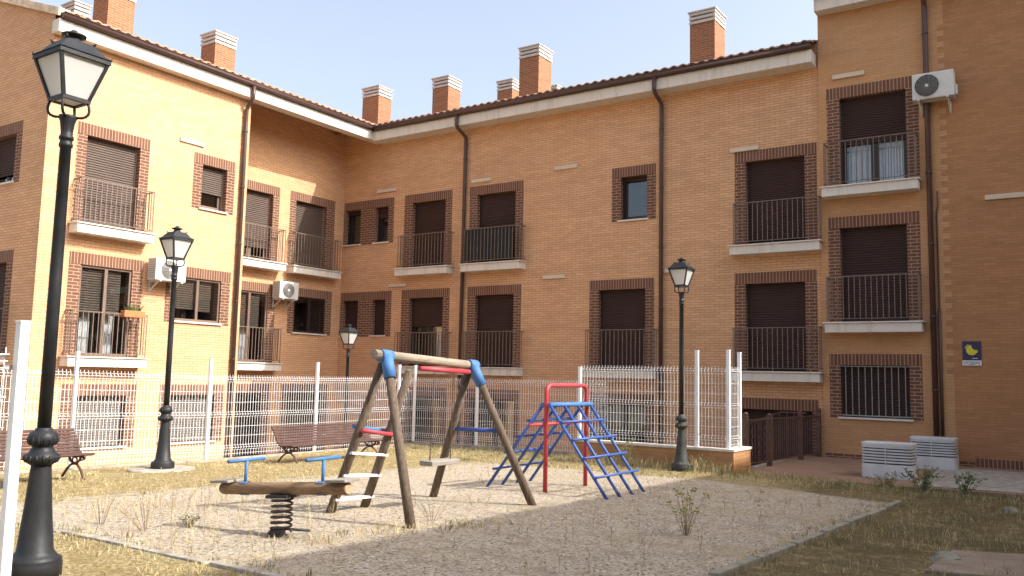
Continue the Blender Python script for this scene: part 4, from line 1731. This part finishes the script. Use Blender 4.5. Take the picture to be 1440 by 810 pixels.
sc_ = gz(12.95, -11.02, -1.075)
mb = MB()
mb.obox(sc_, (0.09, 0, 0), (0, 0.25, 0), (0, 0, 0.026))
seat = mb.build('swing_seat', PLANK, sw, bevel=0.008)
for dy in (-0.18, 0.18):
    mb = MB()
    top = Vector((sc_.x + 0.02, sc_.y + dy * 0.95, gz(12.95, -11, 0.02).z))
    bot = sc_ + Vector((0, dy, 0.03))
    L = (top - bot).length
    k = 44
    for i in range(k):
        p = bot.lerp(top, (i + 0.5) / k)
        h = L / k * 0.62
        s_ = Vector((0.007, 0, 0)) if i % 2 else Vector((0, 0.007, 0))
        mb.tube([p - Vector((0, 0, h)) + s_ * 0.3, p + s_, p + Vector((0, 0, h)) + s_ * 0.3], 0.0028, 4)
        mb.tube([p - Vector((0, 0, h)) - s_ * 0.3, p - s_, p + Vector((0, 0, h)) - s_ * 0.3], 0.0028, 4)
    mb.tube([bot - Vector((0, 0.0, 0.05)), bot + Vector((0, 0, 0.14))], 0.006, 6)
    mb.build('chain', simple('rusty_chain', (0.09, 0.06, 0.035), 0.6) if 'rusty_chain' not in MATS else MATS['rusty_chain'], sw)

# ------------------------------------------------------------------ spring seesaw
sx_, sy_ = gp(13.02, -13.58)
sz_ = zg(sx_, sy_)
ss = thing('spring_seesaw', (sx_, sy_, sz_), 'log seesaw rocker on a black coil spring with two blue handlebars', 'seesaw')
ang = R(8)
tl = R(4.2)
ax = Vector((math.cos(ang) * math.cos(tl), math.sin(ang) * math.cos(tl), math.sin(tl)))
sd = Vector((-math.sin(ang), math.cos(ang), 0))
upv = ax.cross(sd)
ctr = Vector((sx_, sy_, -1.145 * KS))
HL = 0.70
LR2 = 0.055
mb = MB()
mb.tube([ctr - ax * HL, ctr - ax * (HL - 0.03), ctr + ax * (HL - 0.012), ctr + ax * HL], [LR2 * 0.82, LR2, LR2, LR2 * 0.93], 18)
lg = mb.build('log', LOGX, ss)
mb = MB()
mb.tube([ctr + ax * HL, ctr + ax * (HL + 0.004)], LR2 * 0.86, 18)
mb.build('log_end', ENDW, ss)
for sgn in (-1, 1):
    c_ = ctr + ax * sgn * (HL - 0.09) + upv * (LR2 + 0.012)
    mb = MB()
    mb.obox(c_ + ax * sgn * 0.03, ax * 0.105, sd * 0.11, upv * 0.012)
    mb.build('seat', PLANK, ss, bevel=0.006)
    h = ctr + ax * sgn * 0.43
    mb = MB()
    mb.tube([h + upv * 0.03, h + Vector((0, 0, 0.250))], 0.0145, 10)
    t0 = h + Vector((0, 0, 0.250))
    bd = (sd + ax * 0.10 * (1)).normalized()
    mb.tube([t0 - bd * 0.21, t0 + bd * 0.21], 0.0155, 10)
    hb = mb.build('handlebar', BLUE_L, ss)
    mb = MB()
    pts = []
    for q in range(9):
        a = R(-40 + q * 32.5)
        pts.append(h + sd * math.sin(a) * (LR2 + 0.006) + upv * math.cos(a) * (LR2 + 0.006))
    n0 = len(mb.v)
    for p in pts:
        mb.v.append(tuple(p - ax * 0.045))
        mb.v.append(tuple(p + ax * 0.045))
    for q in range(8):
        mb.face((n0 + 2 * q, n0 + 2 * q + 1, n0 + 2 * q + 3, n0 + 2 * q + 2), True)
    mb.build('clamp', BLUE_L, hb)
mb = MB()
zt = ctr.z - LR2 - 0.022
zb = sz_ + 0.035
turns = 6.2
pts, k = [], 150
for i in range(k + 1):
    f = i / k
    a = 2 * math.pi * turns * f + 0.5
    rr = 0.088
    off = Vector((0, 0, 0))
    pts.append((sx_ + rr * math.cos(a), sy_ + rr * math.sin(a), zb + (zt - zb) * f))
mb.tube(pts, 0.0105, 8)
mb.build('spring', simple('rusty_spring', (0.045, 0.026, 0.018), 0.55, var=0.4, scale=12), ss)
mb = MB()
mb.obox((sx_, sy_, zt + 0.012), ax * 0.115, sd * 0.09, (0, 0, 0.014))
mb.build('top_plate', DARK, ss)
mb = MB()
mb.obox((sx_ - 0.02, sy_ - 0.03, sz_ + 0.02), Vector((0.08, -0.10, 0)), Vector((0.045, 0.035, 0)), (0, 0, 0.025))
mb.tube([(sx_ - 0.10, sy_ + 0.02, sz_ + 0.045), (sx_ + 0.16, sy_ + 0.19, sz_ + 0.03)], 0.012, 6)
mb.build('base_plate', DARK, ss)

# ------------------------------------------------------------------ climbing frame
cx_, cy_ = gp(12.96, -7.93)
cf = thing('climbing_frame', (cx_, cy_, zg(cx_, cy_)), 'climbing frame of two sloping blue pipe ladders and a red hoop', 'climbing frame')
ya, yb = gp(0, -8.54)[1], gp(0, -7.32)[1]
mb = MB()
zt = -0.125 * KS
rr = 0.10
pts = [Vector((cx_, ya, zg(cx_, ya) - 0.1)), Vector((cx_, ya, zt - rr))]
for i in range(1, 6):
    a = math.pi / 2 * i / 5
    pts.append(Vector((cx_, ya + rr - rr * math.cos(a), zt - rr + rr * math.sin(a))))
pts.append(Vector((cx_, yb - rr, zt)))
for i in range(1, 6):
    a = math.pi / 2 * i / 5
    pts.append(Vector((cx_, yb - rr + rr * math.sin(a), zt - rr + rr * math.cos(a))))
pts.append(Vector((cx_, yb, zg(cx_, yb) - 0.1)))
mb.tube(pts, 0.030, 12)
mb.build('hoop', RED, cf)
mb = MB()
mb.tube([(cx_ - 0.035, ya - 0.36, -0.70 * KS), (cx_ - 0.035, yb + 0.30, -0.70 * KS)], 0.019, 10)
mb.build('crossbar', RED, cf)
zbar = -0.415 * KS
for sgn, xo in ((1, 14.02), (-1, 11.87)):
    xb = gp(xo, 0)[0]
    x0 = cx_ + sgn * 0.055
    mb = MB()
    mb.tube([(x0, ya - 0.02, zbar), (x0, yb + 0.06, zbar)], 0.030, 12)
    mb.build('top_bar', BLUE_L, cf)
    ys = [ya + (yb - ya) * q / 3 for q in range(4)]
    for q, yy in enumerate(ys):
        mb = MB()
        spread = (q - 1.5) * -0.02
        mb.tube([(x0, yy, zbar), (xb, yy + 0.0, zg(xb, yy) - 0.06)], 0.021, 10)
        mb.build('pole', BLUE, cf)
    zgb = zg(xb, (ya + yb) / 2)
    for f in (0.205, 0.395, 0.59, 0.79):
        xx = x0 + (xb - x0) * f
        zz = zbar + (zgb - zbar) * f + 0.02
        mb = MB()
        mb.tube([(xx + 0.02 * sgn, ya - 0.05, zz), (xx + 0.02 * sgn, yb + 0.09, zz)], 0.017, 10)
        mb.build('rung', BLUE, cf)

# ------------------------------------------------------------------ weeds and dry grass


def blades(mb, x, y, z, n, h, spread, w, lean=0.5):
    for _ in range(n):
        a = random.uniform(0, 2 * math.pi)
        r = spread * math.sqrt(random.random())
        bx_, by_ = x + r * math.cos(a), y + r * math.sin(a)
        hh = h * random.uniform(0.45, 1.1)
        la = random.uniform(0, 2 * math.pi)
        l_ = hh * random.uniform(0.05, lean)
        dx, dy = l_ * math.cos(la), l_ * math.sin(la)
        wx, wy = -math.sin(a) * w / 2, math.cos(a) * w / 2
        i = len(mb.v)
        mb.v += [(bx_ - wx, by_ - wy, z - 0.01), (bx_ + wx, by_ + wy, z - 0.01), (bx_ + dx * .4 + wx * .7, by_ + dy * .4 + wy * .7, z + hh * .6),
                 (bx_ + dx, by_ + dy, z + hh), (bx_ + dx * .4 - wx * .7, by_ + dy * .4 - wy * .7, z + hh * .6)]
        mb.face((i, i + 1, i + 2, i + 3, i + 4))


def fast_build(mb, name, mat):
    me = bpy.data.meshes.new(name)
    me.from_pydata(mb.v, [], mb.f)
    me.materials.append(mat)
    o = bpy.data.objects.new(name, me)
    COL.objects.link(o)
    return o


def zs(x, y):
    return zg(x, y) + 0.02 * (noise.noise((x * 0.8, y * 0.8, 0)) + 0.5 * noise.noise((x * 2.1, y * 2.1, 3)))


def dens(x, y, s=0.7, o=0.0):
    return noise.noise((x * s + 11 + o, y * s - 5, 2.0)) + 0.5 * noise.noise((x * s * 3 + o, y * s * 3, 7.0))


straw, olive, stalk = MB(), MB(), MB()


def twig(mb, x, y, h, r=0.0017):
    z = zs(x, y)
    a = random.uniform(0, 6.28)
    l_ = h * random.uniform(0.0, 0.35)
    p = [Vector((x, y, z - 0.01))]
    for i in range(1, 5):
        f = i / 4
        p.append(Vector((x + math.cos(a) * l_ * f * f + random.uniform(-.012, .012), y + math.sin(a) * l_ * f * f + random.uniform(-.012, .012), z + h * f)))
    mb.tube(p, [r * 1.2, r * 1.1, r, r * .8, r * .5], 3, cap=False)
    for _ in range(random.randint(1, 6)):
        i = random.randint(1, 3)
        q = p[i].lerp(p[i + 1], random.random())
        b_ = random.uniform(0, 6.28)
        g_ = h * random.uniform(0.12, 0.32)
        e1 = q + Vector((math.cos(b_) * g_ * .5, math.sin(b_) * g_ * .5, g_ * .5))
        e2 = e1 + Vector((math.cos(b_) * g_ * .25, math.sin(b_) * g_ * .25, g_ * .55))
        mb.tube([q, e1, e2], [r * .7, r * .55, r * .35], 3, cap=False)
        if random.random() < 0.18:                  # seed head
            mb.obox(e2, (0.003, 0, 0), (0, 0.003, 0), (0, 0, 0.006))

# left and back strips of dry grass
for _ in range(9000):
    x, y = random.uniform(FX + 0.05, SX0 + 0.4), random.uniform(-15.6, FY - 0.1)
    d = dens(x, y)
    if random.random() > 0.45 + d:
        continue
    near = clamp((8 - x) / 2)
    tgt = straw if random.random() < 0.86 else olive
    blades(tgt, x, y, zs(x, y), 2, random.uniform(0.02, 0.055), 0.05, 0.007, 1.3)
for _ in range(6500):
    x, y = random.uniform(FX + 0.2, 14.3), random.uniform(SY1 - 0.2, WY - 0.1)
    if y > FY - 0.06 or (x > 11.3 and y > WY - 0.12):
        continue
    d = dens(x, y)
    if random.random() > 0.5 + d:
        continue
    tgt = straw if random.random() < 0.72 else olive
    blades(tgt, x, y, zs(x, y), 2, random.uniform(0.02, 0.06), 0.05, 0.007, 1.2)
for _ in range(1500):
    x, y = random.uniform(FX + 0.2, 11.3), random.uniform(WY - 0.1, FY - 0.1)
    tgt = straw if random.random() < 0.6 else olive
    blades(tgt, x, y, zs(x, y), 3, random.uniform(0.03, 0.08), 0.05, 0.007, 1.0)
# foreground left of the kerb
for _ in range(3500):
    x, y = random.uniform(12.0, 17.3), random.uniform(-17.5, SY0 - 0.06)
    if random.random() > 0.6 + dens(x, y):
        continue
    tgt = straw if random.random() < 0.8 else stalk
    blades(tgt, x, y, zs(x, y), 2, random.uniform(0.02, 0.06), 0.05, 0.006, 1.3)
# right lawn in shade
for _ in range(15000):
    x, y = random.uniform(SX1 + 0.12, 22.5), random.uniform(-16.5, -4.4)
    if y > -4.7 + 0.118 * (x - 14.4) + 0.12:
        continue
    d = dens(x, y, 0.9)
    if random.random() > 0.55 + 1.0 * d:
        continue
    q = random.random()
    tgt = olive if q < 0.50 else straw if q < 0.78 else stalk
    blades(tgt, x, y, zs(x, y), 2, random.uniform(0.03, 0.085) * (1.0 + 0.5 * d), 0.04, 0.006, 0.9)
# strip under the pavement edge and the low wall
for _ in range(2600):
    x = random.uniform(14.4, 22)
    y = -4.52 + 0.10 * (x - 14.4) - abs(random.gauss(0, 0.55)) - 0.03
    tgt = olive if random.random() < 0.6 else straw
    blades(tgt, x, y, zs(x, y), 2, random.uniform(0.04, 0.12), 0.05, 0.006, 0.8)
for _ in range(700):
    x = random.uniform(11.4, 14.5)
    y = WY - 0.12 - abs(random.gauss(0, 0.16))
    tgt = straw if random.random() < 0.65 else olive
    blades(tgt, x, y, zs(x, y), 3, random.uniform(0.06, 0.26), 0.06, 0.006, 0.5)
# sparse tufts and tall thin stalks on the sand
for _ in range(420):
    x, y = random.uniform(SX0 + .2, SX1 - .1), random.uniform(SY0 + .1, SY1 - .2)
    d = dens(x, y, 1.1, 30)
    p = 0.05 + 0.9 * max(0, d) + (0.35 if x > 14.4 else 0) * (0.3 + max(0, d))
    if random.random() > p:
        continue
    tgt = straw if random.random() < 0.7 else olive
    blades(tgt, x, y, zs(x, y), random.randint(4, 14), random.uniform(0.02, 0.06), random.uniform(0.05, 0.16), 0.006, 1.3)
for _ in range(900):                                # fringe of grass along the shadow line and the kerbs
    q = random.random()
    if q < 0.35:
        x, y = random.uniform(13.6, 14.9) , random.uniform(-14.6, -12.2)
        if abs(x - (14.5 + 0.25 * (y + 13))) > 0.22:
            continue
    elif q < 0.7:
        x, y = random.uniform(SX0, SX1), SY0 + random.gauss(0, 0.10)
        if abs(y - SY0) < 0.05:
            continue
    else:
        x, y = SX1 + 0.05 + random.gauss(0, 0.12), random.uniform(SY0, SY1)
        if abs(x - SX1 - 0.05) < 0.06:
            continue
    tgt = straw if random.random() < 0.6 else olive
    blades(tgt, x, y, zs(x, y), 5, random.uniform(0.03, 0.08), 0.06, 0.006, 0.9)
for _ in range(4200):
    x, y = random.uniform(11.0, 21), random.uniform(SY0 + .1, -4.9)
    d = dens(x, y, 0.8, 60)
    if random.random() > (0.0 if x < 14.4 else 0.12) + 0.9 * d + 0.5 * dens(x, y, 2.6, 140):
        continue
    if y > -4.9 + 0.10 * (x - 14.4):
        continue
    twig(stalk if random.random() < 0.7 else straw, x, y, random.uniform(0.05, 0.20))
for _ in range(420):                                # drier, taller weeds on the sunny front corner of the sand
    x, y = random.uniform(SX0 + 0.8, 13.9), random.uniform(SY0 - 0.1, -12.4)
    if dens(x, y, 0.9, 90) < random.uniform(-0.5, 0.4):
        continue
    twig(straw if random.random() < 0.6 else stalk, x, y, random.uniform(0.08, 0.34))
for mb, nm, mt in ((straw, 'dry_grass', STRAW), (olive, 'green_grass', OLIVE), (stalk, 'dry_stalks', BROWNG)):
    tag(fast_build(mb, nm, mt), {'dry_grass': 'short straw coloured dry grass scattered over the ground', 'green_grass': 'short olive green grass among the dry grass',
                                 'dry_stalks': 'thin brown dry weed stalks standing on the gravel'}[nm], 'grass', kind='stuff')

# scattered gravel stones
gr = MB()
for _ in range(5200):
    x, y = random.uniform(SX0, SX1), SY0 + (SY1 - SY0) * random.random() ** 1.6
    z = zs(x, y)
    r = random.uniform(0.005, 0.013)
    i = len(gr.v)
    a = random.uniform(0, 3)
    for q in range(4):
        gr.v.append((x + r * math.cos(a + q * 1.57) * random.uniform(.7, 1.2), y + r * math.sin(a + q * 1.57) * random.uniform(.7, 1.2), z - 0.002))
    gr.v.append((x, y, z + r * 0.8))
    for q in range(4):
        gr.face((i + q, i + (q + 1) % 4, i + 4))
tag(fast_build(gr, 'gravel', simple('gravel_stone', (0.40, 0.33, 0.25), 0.9, var=0.45, scale=40)), 'small gravel stones strewn over the sandy playground', 'gravel', kind='stuff')


def weed(x, y, h, spread, n, label, mat_stem, mat_leaf, leaf=0.02, leafn=14, flower=None, name='weed'):
    z = zs(x, y)
    o = thing(name, (x, y, z), label, 'plant', 'weeds growing in the playground')
    st_, lf, fl2 = MB(), MB(), MB()
    for i in range(n):
        a = random.uniform(0, 6.28)
        r = spread * random.uniform(0.2, 1.0)
        hh = h * random.uniform(0.55, 1.0)
        b0 = Vector((x + 0.15 * r * math.cos(a), y + 0.15 * r * math.sin(a), z - 0.01))
        tip = Vector((x + r * math.cos(a), y + r * math.sin(a), z + hh))
        mid = b0.lerp(tip, 0.5) + Vector((0, 0, hh * 0.12))
        st_.tube([b0, mid, tip], [0.0026, 0.002, 0.001], 4, cap=False)
        for _ in range(leafn):
            f = random.uniform(0.15, 1.0)
            p = (b0.lerp(mid, f * 2) if f < .5 else mid.lerp(tip, f * 2 - 1))
            d = Vector((random.uniform(-1, 1), random.uniform(-1, 1), random.uniform(-.2, .9))).normalized() * leaf * random.uniform(.7, 1.6)
            s_ = d.cross(Vector((random.uniform(-1, 1), random.uniform(-1, 1), random.uniform(-1, 1)))).normalized() * leaf * 0.22
            lf.quad(p, p + d * .5 + s_, p + d, p + d * .5 - s_)
        if flower:
            for _ in range(flower):
                p = tip + Vector((random.uniform(-.03, .03), random.uniform(-.03, .03), random.uniform(-.05, .02)))
                rr_ = random.uniform(.006, .012)
                lf.obox(p, (rr_, 0, 0), (0, rr_, 0), (0, 0, rr_ * .7))
    st_.build('stems', mat_stem, o)
    lf.build('leaves', mat_leaf, o)
    return o


x, y = gp(15.98, -10.56)
weed(x, y, 0.44, 0.22, 16, 'upright weed with pale yellow flower heads alone on the shaded gravel', BROWNG, FLOWER_G, 0.022, 12, flower=4)
x, y = gp(12.0, -13.9)
weed(x, y, 0.12, 0.10, 9, 'small dark weed tuft on the sand left of the seesaw', BROWNG, OLIVE, 0.03, 8)
weed(12.66, WY - 0.38, 0.52, 0.26, 16, 'pale flowering weed against the low wall right of the climbing frame', STRAW, LEAF_P, 0.026, 12, flower=5)
weed(13.98, WY - 0.30, 0.30, 0.25, 14, 'dry bushy weed at the foot of the lamp post by the low wall', STRAW, LEAF_P, 0.03, 12)
weed(17.40, -4.36, 0.40, 0.42, 34, 'dark green spreading weed in front of the nearer vent box', LEAF, LEAF, 0.045, 9)
weed(17.98, -4.36, 0.34, 0.34, 26, 'green weed just right of the vent boxes at the pavement edge', LEAF, LEAF, 0.045, 8)
weed(16.90, -4.50, 0.28, 0.34, 22, 'low green weed under the left end of the nearer vent box', LEAF, OLIVE, 0.04, 8)
x, y = gp(13.55, -11.9)
weed(x, y, 0.26, 0.30, 10, 'spindly leafless brown weed on the sand between the swing legs', BROWNG, BROWNG, 0.02, 2)
x, y = gp(11.9, -14.3)
weed(x, y, 0.34, 0.30, 10, 'spindly dry weed behind the front kerb at the left', BROWNG, STRAW, 0.02, 3)
x, y = gp(11.2, -14.35)
weed(x, y, 0.36, 0.26, 9, 'thin dry weed beside the nearest lamp post', BROWNG, STRAW, 0.02, 3)
weed(8.75, FY - 0.55, 0.22, 0.18, 10, 'green weed at the foot of the back fence behind the swing seat', OLIVE, LEAF_P, 0.03, 9)
weed(10.3, FY - 0.5, 0.26, 0.2, 10, 'green weed at the foot of the back fence behind the climbing frame', OLIVE, LEAF_P, 0.03, 9)
